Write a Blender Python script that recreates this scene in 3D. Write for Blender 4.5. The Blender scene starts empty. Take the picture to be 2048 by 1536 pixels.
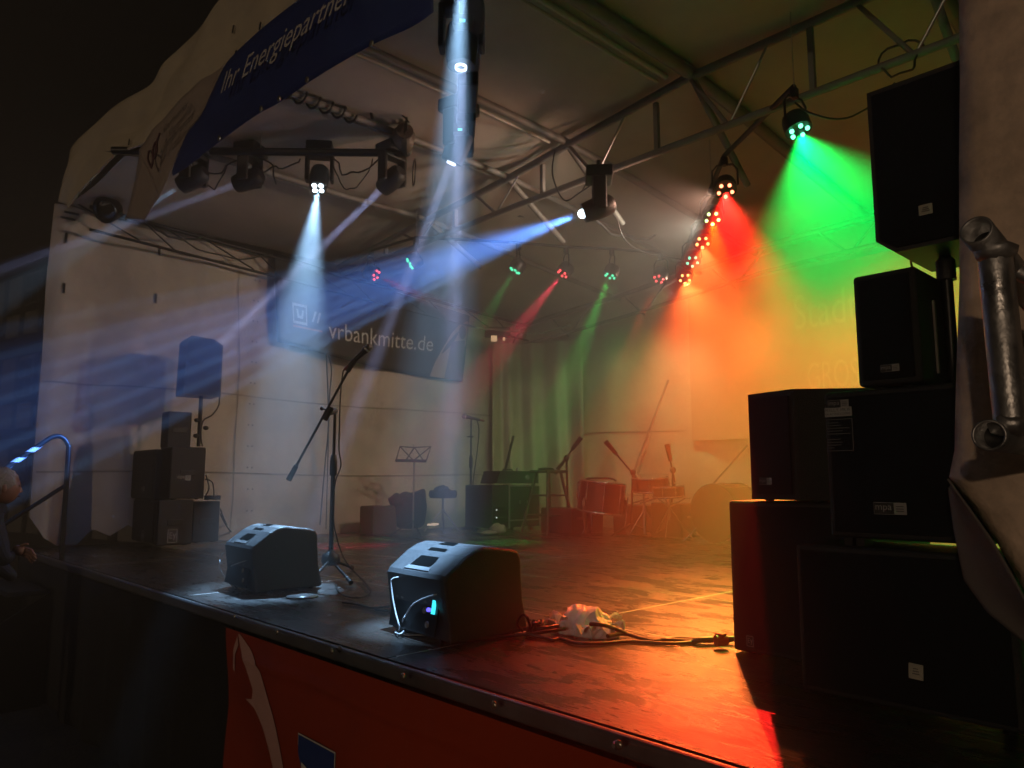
import bpy, math, random
from mathutils import Vector, Matrix, noise

V = Vector
R = math.radians
scene = bpy.context.scene
col = scene.collection
random.seed(7)

# ------------------------------------------------------------------ camera
CAM_H, YAW, PITCH, FPX = 0.64, R(46.5), R(7.25), 1500.0
cam_data = bpy.data.cameras.new('camera')
cam_data.sensor_width = 36.0
cam_data.lens = 36.0 * FPX / 2048.0
cam_data.clip_start = 0.05
cam_data.clip_end = 400.0
cam = bpy.data.objects.new('camera', cam_data)
cam.location = (0, 0, CAM_H)
cam.rotation_euler = (math.pi / 2 + PITCH, 0, YAW)
col.objects.link(cam)
scene.camera = cam
_F = V((-math.sin(YAW) * math.cos(PITCH), math.cos(YAW) * math.cos(PITCH), math.sin(PITCH)))
_R = V((math.cos(YAW), math.sin(YAW), 0))
_U = _R.cross(_F)
CAM = V((0, 0, CAM_H))


def ray(x, y):
    return _F + _R * ((x - 1024) / FPX) - _U * ((y - 768) / FPX)


def on(x, y, axis, val):
    """point of the place seen at photo pixel (x, y) on the plane axis = val"""
    r = ray(x, y)
    return CAM + r * ((val - CAM[axis]) / r[axis])


def onX(x, y, v): return on(x, y, 0, v)
def onY(x, y, v): return on(x, y, 1, v)
def onZ(x, y, v): return on(x, y, 2, v)


def onP(x, y, p, n):
    r = ray(x, y)
    return CAM + r * ((V(p) - CAM).dot(n) / r.dot(n))


# ------------------------------------------------------------------ world, sun, exposure
SUN_EL, SUN_DIR = 6.0, V((-0.32, 1.0, -0.09)).normalized()
world = bpy.data.worlds.new('World')
scene.world = world
world.use_nodes = True
wn = world.node_tree
bg = wn.nodes['Background']
sky = wn.nodes.new('ShaderNodeTexSky')
sky.sky_type = 'NISHITA'
sky.sun_disc = False
sky.sun_elevation = R(SUN_EL)
sky.sun_rotation = math.atan2(-SUN_DIR.x, -SUN_DIR.y)
wn.links.new(sky.outputs['Color'], bg.inputs['Color'])
bg.inputs['Strength'].default_value = 0.00025
sun_data = bpy.data.lights.new('sun', 'SUN')
sun_data.energy = 0.31
sun_data.angle = R(0.8)
sun_data.color = (1.0, 0.70, 0.46)
sun = bpy.data.objects.new('sun', sun_data)
sun.rotation_euler = SUN_DIR.to_track_quat('-Z', 'Y').to_euler()
sun.location = (2, -8, 6)
col.objects.link(sun)
scene.view_settings.view_transform = 'Standard'
scene.view_settings.look = 'None'
scene.view_settings.exposure = 0.0
scene.view_settings.gamma = 1.0
scene.view_settings.use_curve_mapping = False
cy = scene.cycles
cy.use_denoising = True
cy.max_bounces = 6
cy.diffuse_bounces = 3
cy.glossy_bounces = 3
cy.volume_bounces = 0
cy.transparent_max_bounces = 8
cy.sample_clamp_indirect = 3.0
cy.use_light_tree = True
cy.caustics_reflective = False
cy.caustics_refractive = False
HAZE = 0.065


# ------------------------------------------------------------------ materials
MATS = {}


def mat(name, c, rough=0.6, metal=0.0, var=0.0, nscale=6.0, bump=0.0, bscale=60.0, spec=0.5,
        rvar=0.0, emit=None, estr=0.0, stretch=(1, 1, 1)):
    if name in MATS:
        return MATS[name]
    m = bpy.data.materials.new(name)
    m.use_nodes = True
    nt = m.node_tree
    b = nt.nodes['Principled BSDF']
    b.inputs['Base Color'].default_value = (*c, 1)
    b.inputs['Roughness'].default_value = rough
    b.inputs['Metallic'].default_value = metal
    b.inputs['Specular IOR Level'].default_value = spec
    tc = nt.nodes.new('ShaderNodeTexCoord')
    mp = nt.nodes.new('ShaderNodeMapping')
    mp.inputs['Scale'].default_value = stretch
    nt.links.new(tc.outputs['Object'], mp.inputs['Vector'])
    if var > 0 or rvar > 0:
        n = nt.nodes.new('ShaderNodeTexNoise')
        n.inputs['Scale'].default_value = nscale
        n.inputs['Detail'].default_value = 6
        n.inputs['Roughness'].default_value = 0.65
        nt.links.new(mp.outputs['Vector'], n.inputs['Vector'])
        if var > 0:
            r = nt.nodes.new('ShaderNodeMapRange')
            r.inputs[1].default_value = 0.3
            r.inputs[2].default_value = 0.7
            r.inputs[3].default_value = 1 - var
            r.inputs[4].default_value = 1 + var
            nt.links.new(n.outputs['Fac'], r.inputs[0])
            mx = nt.nodes.new('ShaderNodeVectorMath')
            mx.operation = 'SCALE'
            mx.inputs[0].default_value = c
            nt.links.new(r.outputs[0], mx.inputs['Scale'])
            nt.links.new(mx.outputs[0], b.inputs['Base Color'])
        if rvar > 0:
            r2 = nt.nodes.new('ShaderNodeMapRange')
            r2.inputs[1].default_value = 0.35
            r2.inputs[2].default_value = 0.65
            r2.inputs[3].default_value = max(0.02, rough - rvar)
            r2.inputs[4].default_value = min(1.0, rough + rvar)
            nt.links.new(n.outputs['Fac'], r2.inputs[0])
            nt.links.new(r2.outputs[0], b.inputs['Roughness'])
    if bump > 0:
        n2 = nt.nodes.new('ShaderNodeTexNoise')
        n2.inputs['Scale'].default_value = bscale
        n2.inputs['Detail'].default_value = 4
        nt.links.new(mp.outputs['Vector'], n2.inputs['Vector'])
        bp = nt.nodes.new('ShaderNodeBump')
        bp.inputs['Strength'].default_value = bump
        bp.inputs['Distance'].default_value = 0.01
        nt.links.new(n2.outputs['Fac'], bp.inputs['Height'])
        nt.links.new(bp.outputs['Normal'], b.inputs['Normal'])
    if emit is not None:
        b.inputs['Emission Color'].default_value = (*emit, 1)
        b.inputs['Emission Strength'].default_value = estr
        m.cycles.emission_sampling = 'NONE'
    MATS[name] = m
    return m


def floor_mat():
    m = bpy.data.materials.new('deck_plywood')
    m.use_nodes = True
    nt = m.node_tree
    b = nt.nodes['Principled BSDF']
    tc = nt.nodes.new('ShaderNodeNewGeometry')
    mp = nt.nodes.new('ShaderNodeMapping')
    mp.inputs['Scale'].default_value = (1.0, 2.2, 1.0)
    mp.inputs['Rotation'].default_value = (0, 0, R(40))
    nt.links.new(tc.outputs['Position'], mp.inputs['Vector'])
    n = nt.nodes.new('ShaderNodeTexNoise')           # wet and dry patches
    n.inputs['Scale'].default_value = 2.6
    n.inputs['Detail'].default_value = 9
    n.inputs['Roughness'].default_value = 0.7
    n.inputs['Distortion'].default_value = 0.6
    nt.links.new(mp.outputs['Vector'], n.inputs['Vector'])
    r = nt.nodes.new('ShaderNodeMapRange')
    r.inputs[1].default_value = 0.38
    r.inputs[2].default_value = 0.68
    r.inputs[3].default_value = 0.07
    r.inputs[4].default_value = 0.34
    nt.links.new(n.outputs['Fac'], r.inputs[0])
    nt.links.new(r.outputs[0], b.inputs['Roughness'])
    cr = nt.nodes.new('ShaderNodeMix')
    cr.data_type = 'RGBA'
    cr.inputs[6].default_value = (0.012, 0.0105, 0.0095, 1)
    cr.inputs[7].default_value = (0.036, 0.031, 0.027, 1)
    n3 = nt.nodes.new('ShaderNodeTexNoise')
    n3.inputs['Scale'].default_value = 14.0
    n3.inputs['Detail'].default_value = 10
    n3.inputs['Roughness'].default_value = 0.75
    nt.links.new(mp.outputs['Vector'], n3.inputs['Vector'])
    nt.links.new(n3.outputs['Fac'], cr.inputs[0])
    nt.links.new(cr.outputs[2], b.inputs['Base Color'])
    n2 = nt.nodes.new('ShaderNodeTexNoise')
    n2.inputs['Scale'].default_value = 26.0
    n2.inputs['Detail'].default_value = 8
    n2.inputs['Roughness'].default_value = 0.6
    nt.links.new(mp.outputs['Vector'], n2.inputs['Vector'])
    bp = nt.nodes.new('ShaderNodeBump')
    bp.inputs['Strength'].default_value = 0.35
    bp.inputs['Distance'].default_value = 0.012
    nt.links.new(n2.outputs['Fac'], bp.inputs['Height'])
    nt.links.new(bp.outputs['Normal'], b.inputs['Normal'])
    sc_ = nt.nodes.new('ShaderNodeTexNoise')          # fine scratches
    mp2 = nt.nodes.new('ShaderNodeMapping')
    mp2.inputs['Scale'].default_value = (3.0, 90.0, 1.0)
    mp2.inputs['Rotation'].default_value = (0, 0, R(25))
    nt.links.new(tc.outputs['Position'], mp2.inputs['Vector'])
    nt.links.new(mp2.outputs['Vector'], sc_.inputs['Vector'])
    sc_.inputs['Scale'].default_value = 1.5
    sc_.inputs['Detail'].default_value = 5
    ad = nt.nodes.new('ShaderNodeMath')
    ad.operation = 'MULTIPLY_ADD'
    ad.inputs[1].default_value = 0.22
    nt.links.new(sc_.outputs['Fac'], ad.inputs[0])
    nt.links.new(r.outputs[0], ad.inputs[2])
    nt.links.new(ad.outputs[0], b.inputs['Roughness'])
    b.inputs['Specular IOR Level'].default_value = 0.6
    MATS['deck_plywood'] = m
    return m


FLOOR = floor_mat()
TARP = mat('tarp_cream', (0.56, 0.51, 0.44), 0.55, var=0.16, nscale=2.2, bump=0.7, bscale=7, rvar=0.1)
TARP_DARK = mat('tarp_weathered', (0.78, 0.60, 0.45), 0.6, var=0.35, nscale=7, bump=1.0, bscale=18)
ROOFC = mat('roof_fabric', (0.50, 0.44, 0.38), 0.6, var=0.16, nscale=1.8, bump=0.6, bscale=6)
CANOPY = mat('canopy_fabric', (0.62, 0.55, 0.40), 0.65, var=0.15, nscale=2.0, bump=0.3, bscale=12)
SEAM = mat('seam_tape', (0.36, 0.32, 0.27), 0.6, var=0.15)
STEEL = mat('galvanised_steel', (0.42, 0.42, 0.42), 0.42, 0.85, var=0.30, nscale=14, bump=0.25, bscale=50, rvar=0.15)
DSTEEL = mat('dull_steel', (0.22, 0.205, 0.19), 0.6, 0.2, var=0.25, nscale=8)
ALU = mat('aluminium', (0.55, 0.55, 0.56), 0.35, 0.9, var=0.12, nscale=20)
BLACKP = mat('black_plastic', (0.014, 0.014, 0.015), 0.42, var=0.3, nscale=18, bump=0.3, bscale=300)
BLACKM = mat('black_metal', (0.012, 0.012, 0.013), 0.38, 0.3, var=0.25, nscale=12, bump=0.1, bscale=120)
BLACKW = mat('black_textured_wood', (0.013, 0.013, 0.013), 0.55, var=0.4, nscale=25, bump=0.5, bscale=260)
GRILLE = mat('speaker_grille', (0.008, 0.008, 0.009), 0.6, 0.2, var=0.3, nscale=400, bump=0.8, bscale=700)
RUBBER = mat('black_rubber', (0.010, 0.010, 0.010), 0.5, bump=0.1)
CABLE = mat('black_cable', (0.012, 0.012, 0.012), 0.4, var=0.2)
CLOTHB = mat('black_cloth', (0.008, 0.009, 0.009), 0.9, var=0.3, nscale=7, bump=0.4, bscale=30)
WHITEP = mat('white_print', (0.62, 0.60, 0.56), 0.5, var=0.1)
GREYP = mat('grey_print', (0.30, 0.30, 0.30), 0.5, var=0.12)
BLUEV = mat('blue_vinyl', (0.018, 0.040, 0.21), 0.5, var=0.15, nscale=4, bump=0.2, bscale=9)
NAVYV = mat('navy_vinyl', (0.005, 0.008, 0.013), 0.5, var=0.15, nscale=4, bump=0.2, bscale=9)
ORANGEV = mat('orange_vinyl', (0.34, 0.038, 0.006), 0.33, var=0.18, nscale=1.2, bump=0.25, bscale=5)


# ------------------------------------------------------------------ mesh helpers
class MB:
    def __init__(self):
        self.v, self.f, self.m, self.s = [], [], [], []

    def add(self, vs, fs, mi=0, smooth=False):
        b = len(self.v)
        self.v += [V(p) for p in vs]
        for f in fs:
            self.f.append([b + i for i in f])
            self.m.append(mi)
            self.s.append(smooth)
        return self

    def box(self, c, s, rot=None, mi=0):
        c, hx, hy, hz = V(c), s[0] / 2, s[1] / 2, s[2] / 2
        vs = [V((x, y, z)) for x in (-hx, hx) for y in (-hy, hy) for z in (-hz, hz)]
        if rot is not None:
            vs = [rot @ p for p in vs]
        return self.add([c + p for p in vs],
                        [(0, 1, 3, 2), (4, 6, 7, 5), (0, 4, 5, 1), (2, 3, 7, 6), (0, 2, 6, 4), (1, 5, 7, 3)], mi)

    def prism(self, poly, ext, mi=0, smooth=False):
        """closed solid: polygon (3D points) swept along ext"""
        n = len(poly)
        vs = [V(p) for p in poly] + [V(p) + V(ext) for p in poly]
        fs = [tuple(range(n))[::-1], tuple(range(n, 2 * n))]
        self.add(vs, fs, mi)
        self.add(vs, [(i, (i + 1) % n, n + (i + 1) % n, n + i) for i in range(n)], mi, smooth)
        return self

    def tube(self, a, b, r, r2=None, n=10, mi=0, cap=True):
        a, b = V(a), V(b)
        r2 = r if r2 is None else r2
        d = (b - a)
        if d.length < 1e-6:
            return self
        q = d.to_track_quat('Z', 'Y')
        vs = []
        for p, rr in ((a, r), (b, r2)):
            for i in range(n):
                t = 2 * math.pi * i / n
                vs.append(p + q @ V((rr * math.cos(t), rr * math.sin(t), 0)))
        self.add(vs, [(i, (i + 1) % n, n + (i + 1) % n, n + i) for i in range(n)], mi, True)
        if cap:
            self.add(vs, [tuple(range(n))[::-1], tuple(range(n, 2 * n))], mi)
        return self

    def hollow(self, a, b, r, t, n=20, mi=0):
        """open pipe with wall thickness t"""
        a, b = V(a), V(b)
        q = (b - a).to_track_quat('Z', 'Y')
        vs = []
        for p, rr in ((a, r), (b, r), (b, r - t), (a, r - t)):
            for i in range(n):
                u = 2 * math.pi * i / n
                vs.append(p + q @ V((rr * math.cos(u), rr * math.sin(u), 0)))
        fs = []
        for k in range(4):
            k2 = (k + 1) % 4
            fs += [(k * n + i, k * n + (i + 1) % n, k2 * n + (i + 1) % n, k2 * n + i) for i in range(n)]
        return self.add(vs, fs, mi, True)

    def path(self, pts, r, n=7, mi=0):
        pts = [V(p) for p in pts]
        vs, N = [], len(pts)
        up = V((0.13, 0.21, 0.97))
        for i, p in enumerate(pts):
            d = (pts[min(i + 1, N - 1)] - pts[max(i - 1, 0)]).normalized()
            x = d.cross(up)
            if x.length < 0.05:
                x = d.cross(V((1, 0, 0)))
            x.normalize()
            y = d.cross(x)
            for k in range(n):
                t = 2 * math.pi * k / n
                vs.append(p + x * (r * math.cos(t)) + y * (r * math.sin(t)))
        fs = [(i * n + k, i * n + (k + 1) % n, (i + 1) * n + (k + 1) % n, (i + 1) * n + k)
              for i in range(N - 1) for k in range(n)]
        self.add(vs, fs, mi, True)
        return self.add(vs, [tuple(range(n))[::-1], tuple(range((N - 1) * n, N * n))], mi)

    def lathe(self, prof, o, axis=(0, 0, 1), n=20, mi=0, smooth=True):
        o = V(o)
        q = V(axis).to_track_quat('Z', 'Y')
        vs = []
        for (r, z) in prof:
            for i in range(n):
                t = 2 * math.pi * i / n
                vs.append(o + q @ V((max(r, 1e-4) * math.cos(t), max(r, 1e-4) * math.sin(t), z)))
        L = len(prof)
        fs = [(k * n + i, k * n + (i + 1) % n, (k + 1) * n + (i + 1) % n, (k + 1) * n + i)
              for k in range(L - 1) for i in range(n)]
        self.add(vs, fs, mi, smooth)
        return self.add(vs, [tuple(range(n))[::-1], tuple(range((L - 1) * n, L * n))], mi)

    def disc(self, c, nrm, r, n=16, mi=0, ry=None):
        q = V(nrm).to_track_quat('Z', 'Y')
        ry = r if ry is None else ry
        vs = [V(c) + q @ V((r * math.cos(2 * math.pi * i / n), ry * math.sin(2 * math.pi * i / n), 0)) for i in range(n)]
        return self.add(vs, [tuple(range(n))], mi)

    def grid(self, fn, nu, nv, mi=0, smooth=True, thick=None):
        vs = [fn(i / nu, j / nv) for j in range(nv + 1) for i in range(nu + 1)]
        fs = [(j * (nu + 1) + i, j * (nu + 1) + i + 1, (j + 1) * (nu + 1) + i + 1, (j + 1) * (nu + 1) + i)
              for j in range(nv) for i in range(nu)]
        return self.add(vs, fs, mi, smooth)

    def blob(self, c, r, n=14, mi=0, amp=0.0, fr=3.0, seed=0.0, rot=None):
        vs, fs = [], []
        h = n // 2
        for j in range(h + 1):
            th = math.pi * j / h
            for i in range(n):
                ph = 2 * math.pi * i / n
                d = V((math.sin(th) * math.cos(ph), math.sin(th) * math.sin(ph), math.cos(th)))
                k = 1 + amp * noise.noise(d * fr + V((seed, seed, seed)))
                p = V((d.x * r[0], d.y * r[1], d.z * r[2])) * k
                vs.append(V(c) + (rot @ p if rot is not None else p))
        for j in range(h):
            for i in range(n):
                fs.append((j * n + i, (j + 1) * n + i, (j + 1) * n + (i + 1) % n, j * n + (i + 1) % n))
        return self.add(vs, fs, mi, True)

    def quad(self, a, b, c, d, mi=0):
        return self.add([a, b, c, d], [(0, 1, 2, 3)], mi)

    def obj(self, name, mats, parent=None, bevel=0.0, seg=2, solid=0.0):
        me = bpy.data.meshes.new(name)
        me.from_pydata([tuple(p) for p in self.v], [], self.f)
        me.polygons.foreach_set('material_index', self.m)
        me.polygons.foreach_set('use_smooth', self.s)
        for m in (mats if isinstance(mats, (list, tuple)) else [mats]):
            me.materials.append(m)
        me.update()
        o = bpy.data.objects.new(name, me)
        col.objects.link(o)
        if parent is not None:
            attach(o, parent)
        if solid:
            sd = o.modifiers.new('solid', 'SOLIDIFY')
            sd.thickness = solid
            sd.offset = 0
        if bevel:
            bv = o.modifiers.new('bevel', 'BEVEL')
            bv.width = bevel
            bv.segments = seg
            bv.limit_method = 'ANGLE'
            bv.angle_limit = R(40)
        return o


def world_mat(o):
    m = Matrix.Translation(o.location) @ o.rotation_euler.to_matrix().to_4x4()
    return m if o.parent is None else world_mat(o.parent) @ o.matrix_parent_inverse @ m


def attach(o, parent):
    o.parent = parent
    o.matrix_parent_inverse = world_mat(parent).inverted()


def tag(o, label, cat, group=None):
    o['label'] = label
    o['category'] = cat
    if group:
        o['group'] = group
    return o


def thing(name, loc, label, cat, group=None):
    o = bpy.data.objects.new(name, None)
    o.empty_display_size = 0.1
    o.location = loc
    col.objects.link(o)
    return tag(o, label, cat, group)


def dup(o, loc, label=None, rotz=None):
    r = o.copy()
    col.objects.link(r)
    r.location = loc
    if rotz is not None:
        r.rotation_euler = (0, 0, rotz)
    if label:
        r['label'] = label
    for ch in o.children:
        c = ch.copy()
        col.objects.link(c)
        c.parent = r
        for g in ch.children:
            d = g.copy()
            col.objects.link(d)
            d.parent = c
    return r


def rot_to(d, up=(0, 0, 1)):
    """matrix whose local -Y points along d"""
    d = V(d).normalized()
    y = -d
    x = y.cross(V(up))
    if x.length < 1e-3:
        x = V((1, 0, 0))
    x.normalize()
    z = x.cross(y)
    return Matrix((x, y, z)).transposed()


_TXT = {}


def text_shape(body):
    if body not in _TXT:
        cv = bpy.data.curves.new('lettering', 'FONT')
        cv.body = body
        cv.resolution_u = 3
        o = bpy.data.objects.new('lettering', cv)
        col.objects.link(o)
        dg = bpy.context.evaluated_depsgraph_get()
        me = o.evaluated_get(dg).to_mesh()
        vs = [v.co.copy() for v in me.vertices]
        fs = [tuple(p.vertices) for p in me.polygons]
        o.evaluated_get(dg).to_mesh_clear()
        bpy.data.objects.remove(o)
        x0 = min(v.x for v in vs)
        x1 = max(v.x for v in vs)
        _TXT[body] = ([V(((v.x - x0) / (x1 - x0), v.y / (x1 - x0), 0)) for v in vs], fs)
    return _TXT[body]


def put_text(mb, body, o, u, vdir, lift=(0, 0, 0), mi=0, vs_scale=1.0, bend=None):
    """flat lettering: baseline from o along vector u (full width), up along unit vdir"""
    vs, fs = text_shape(body)
    L = V(u).length
    pts = []
    for p in vs:
        q = V(o) + V(u) * p.x + V(vdir) * (p.y * L * vs_scale) + V(lift)
        if bend:
            q = bend(q, p)
        pts.append(q)
    mb.add(pts, fs, mi)


def sag(a, b, drop, n=14, wob=0.0, seed=0):
    a, b = V(a), V(b)
    out = []
    for i in range(n + 1):
        t = i / n
        p = a.lerp(b, t)
        p.z -= drop * 4 * t * (1 - t)
        if wob:
            p += V((noise.noise(V((t * 5, seed, 0))), noise.noise(V((t * 5, seed, 9))), noise.noise(V((t * 5, seed, 5))))) * wob
        out.append(p)
    return out


def smooth_path(pts, sub=6):
    pts = [V(p) for p in pts]
    out = []
    N = len(pts)
    for i in range(N - 1):
        p0, p1, p2, p3 = pts[max(i - 1, 0)], pts[i], pts[i + 1], pts[min(i + 2, N - 1)]
        for k in range(sub):
            t = k / sub
            out.append(0.5 * ((2 * p1) + (p2 - p0) * t + (2 * p0 - 5 * p1 + 4 * p2 - p3) * t * t
                              + (3 * p1 - p0 - 3 * p2 + p3) * t ** 3))
    out.append(pts[-1])
    return out


def structure(o):
    o['kind'] = 'structure'
    return o

# ================================================================== SETTING
XL, YB, YF = -8.05, 8.0, 1.60          # left wall, back wall, stage front edge
GZ = -1.10                             # ground below the stage deck

GROUND = mat('cobbled_ground', (0.10, 0.09, 0.06), 0.75, var=0.35, nscale=9, bump=1.0, bscale=28)
g = MB()
g.grid(lambda u, v: V((-62 + 65 * u, -1.9 + 46.5 * v, GZ + 0.012 * noise.noise(V((u * 60, v * 44, 0))))), 60, 44)
structure(g.obj('ground', GROUND))

# haze: one closed box of even density round everything
hm = bpy.data.materials.new('haze_air')
hm.use_nodes = True
nt = hm.node_tree
for n_ in list(nt.nodes):
    if n_.type == 'BSDF_PRINCIPLED':
        nt.nodes.remove(n_)
pv = nt.nodes.new('ShaderNodeVolumePrincipled')
pv.inputs['Density'].default_value = HAZE
pv.inputs['Anisotropy'].default_value = 0.48
pv.inputs['Color'].default_value = (0.92, 0.92, 0.92, 1)
nt.links.new(pv.outputs['Volume'], nt.nodes['Material Output'].inputs['Volume'])
h = MB().box((-30, 21.3, 5.0), (67, 47, 14.4))
hz = h.obj('haze', hm)
hz['kind'] = 'stuff'

# ------------------------------------------------------------------ stage platform
stage = thing('stage_platform', (-4.3, YF, GZ), 'dark plywood concert stage platform with aluminium edge under the tent', 'stage')
xs = [-8.35, -6.35, -4.35, -2.35, -0.35, 1.2]
ys = [YF, 2.65, 3.65, 4.65, 5.65, 6.65, 7.65, 8.4]
for i in range(len(xs) - 1):
    for j in range(len(ys) - 1):
        gp = 0.005
        x0, x1, y0, y1 = xs[i] + gp, xs[i + 1] - gp, ys[j] + gp, ys[j + 1] - gp
        MB().box(((x0 + x1) / 2, (y0 + y1) / 2, -0.012), (x1 - x0, y1 - y0, 0.024)).obj('deck_panel', FLOOR, stage, bevel=0.0012, seg=1)
fr = MB()
for x in xs:
    fr.box((x, (YF + 8.4) / 2, -0.0565), (0.05, 8.4 - YF - 0.1, 0.112))
for y in ys[1:]:
    fr.box((-3.575, y, -0.0563), (9.5, 0.05, 0.111))
fr.obj('deck_frame', mat('worn_seam_metal', (0.60, 0.58, 0.56), 0.4, 0.0, var=0.4, nscale=5), stage)
MB().box((-3.575, YF - 0.022, -0.026), (9.6, 0.034, 0.056)).obj('edge_profile', mat('edge_profile_metal', (0.16, 0.165, 0.17), 0.38, 0.5, var=0.3, nscale=6, bump=0.1), stage, bevel=0.014, seg=3)
for x in xs[1:5]:
    for dx in (-0.8, 0.8):
        MB().tube((x + dx, YF + 0.3, GZ), (x + dx, YF + 0.3, -0.12), 0.03).obj('leg', DSTEEL, stage)
for p in [(678, 1297), (1232, 1490)]:
    q = onY(*p, YF - 0.045)
    MB().lathe([(0.011, 0), (0.011, 0.008), (0.006, 0.012), (0.006, 0.016)], (q.x, YF - 0.039, q.z), (0, -1, 0), 8).obj('bolt', STEEL, stage)

# black skirt cloth below the edge
sk = MB()
sk.grid(lambda u, v: V((-8.30 + 4.75 * u, YF - 0.030 + 0.018 * math.sin(u * 61 + 2 * math.sin(u * 9)) * (0.3 + v), -0.055 - (1.04) * v)), 160, 6)
tag(sk.obj('stage_skirt', CLOTHB, solid=0.004), 'black cloth skirt hanging under the stage edge beside the orange banner', 'cloth')

# orange sponsor banner on the front
ban = thing('sponsor_banner', (-1.8, YF - 0.06, -0.6), 'glossy orange vinyl sponsor banner fixed to the stage front', 'banner')
bx0, bx1 = onY(456, 1300, YF - 0.06).x, 0.8
YBN = YF - 0.055


def bulge(x, z):
    s = 0.034 * math.sin((x - bx0) * 2.1 + z * 2.5) + 0.016 * math.sin((x + z * 0.7) * 7.3) + 0.02 * noise.noise(V((x * 2.2, z * 1.6, 3)))
    ridge = 0.018 * math.exp(-((z + 0.15 + 0.012 * math.sin(x * 3)) / 0.016) ** 2) * max(0, math.sin((x - bx0) / 2.1 * math.pi)) if bx0 < x < bx0 + 2.1 else 0
    return (s * max(0.0, min(1.0, (-0.07 - z) * 3))) + ridge


bm_ = MB()
bm_.grid(lambda u, v: V((bx0 + (bx1 - bx0) * u, YBN - 0.02 - bulge(bx0 + (bx1 - bx0) * u, -0.047 - 1.04 * v), -0.047 - 1.04 * v)), 160, 60)
bm_.obj('vinyl_sheet', ORANGEV, ban)


def on_ban(x, z, d=0.004):
    return V((x, YBN - 0.02 - d - bulge(x, z), z))


def ban_px(x, y):
    q = onY(x, y, YBN - 0.03)
    return q.x, q.z


# pale swoosh printed on the banner
sw_l = [(472, 1270), (462, 1300), (456, 1345), (457, 1390), (478, 1400), (500, 1420), (518, 1455), (530, 1500), (538, 1545), (545, 1600)]
sw_r = [(477, 1268), (500, 1300), (520, 1340), (532, 1375), (540, 1400), (548, 1425), (556, 1455), (563, 1490), (570, 1540), (575, 1600)]
ins = [(473, 1305), (486, 1315), (492, 1340), (491, 1365), (482, 1385), (462, 1392)]
sw = MB()
for i in range(len(sw_l) - 1):
    a, b, c, d = ban_px(*sw_l[i]), ban_px(*sw_r[i]), ban_px(*sw_r[i + 1]), ban_px(*sw_l[i + 1])
    N = 4
    if i < 4:      # the loop of the letter keeps an orange eye: only the right stroke is pale there
        k = (0.35, 0.45, 0.55, 0.62, 0.3)
        a = (a[0] + (b[0] - a[0]) * k[i], a[1] + (b[1] - a[1]) * k[i])
        d = (d[0] + (c[0] - d[0]) * k[i + 1], d[1] + (c[1] - d[1]) * k[i + 1])
    for q in range(N):
        for s_ in range(N):
            def bl(u, v):
                x = (a[0] * (1 - u) + b[0] * u) * (1 - v) + (d[0] * (1 - u) + c[0] * u) * v
                z = (a[1] * (1 - u) + b[1] * u) * (1 - v) + (d[1] * (1 - u) + c[1] * u) * v
                return on_ban(x, z)
            sw.quad(bl(q / N, s_ / N), bl((q + 1) / N, s_ / N), bl((q + 1) / N, (s_ + 1) / N), bl(q / N, (s_ + 1) / N))
left_st = [ban_px(*p) for p in [(472, 1272), (462, 1300), (457, 1340), (460, 1345), (466, 1310), (474, 1290)]]
sw.add([on_ban(*p) for p in left_st], [tuple(range(len(left_st)))])
sw.obj('printed_swoosh', mat('pale_print', (0.62, 0.36, 0.32), 0.45, var=0.1), ban)
# blue badge with white outline and letter-like white mark
lg = MB()
q0 = [ban_px(*p) for p in [(600, 1464), (677, 1506)]]
bw = q0[1][0] - q0[0][0]
zt = q0[0][1]


def badge(pts, d, mi):
    lg.add([on_ban(q0[0][0] + bw * p[0], zt + (q0[1][1] - zt) * 0.15 * p[0] - bw * p[1], d) for p in pts], [tuple(range(len(pts)))], mi)


def rect(x0, y0, x1, y1):
    return [(x0, y0), (x1, y0), (x1, y1), (x0, y1)]


badge(rect(0, 0, 1, 1.15), 0.004, 1)
badge(rect(0.02, 0.02, 0.98, 1.13), 0.0055, 0)
badge([(0.16, 0.33), (0.38, 0.38), (0.46, 0.70), (0.46, 1.05), (0.36, 1.05), (0.34, 0.62), (0.28, 0.50), (0.18, 0.45)], 0.007, 1)
badge([(0.56, 0.62), (0.66, 0.50), (0.78, 0.52), (0.84, 0.62), (0.84, 1.05), (0.72, 1.05), (0.70, 0.66), (0.62, 0.70), (0.62, 1.05), (0.54, 1.05)], 0.007, 1)
lg.obj('printed_badge', [mat('badge_blue', (0.02, 0.05, 0.22), 0.45), WHITEP], ban)
for p in [(466, 1233), (551, 1265), (661, 1303), (803, 1354), (985, 1411), (1235, 1491), (1480, 1590)]:
    x, z = ban_px(*p)
    q = on_ban(x, z, 0.0)
    MB().lathe([(0.006, 0), (0.012, 0.003), (0.012, 0.006), (0.006, 0.008)], q, (0, -1, 0), 10).obj('eyelet', mat('brass_eyelet', (0.6, 0.55, 0.45), 0.25, 0.9), ban)

# ------------------------------------------------------------------ left wall tarp


def ztop_left(y): return 3.30 - 0.055 * (y - 1.65)


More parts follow.
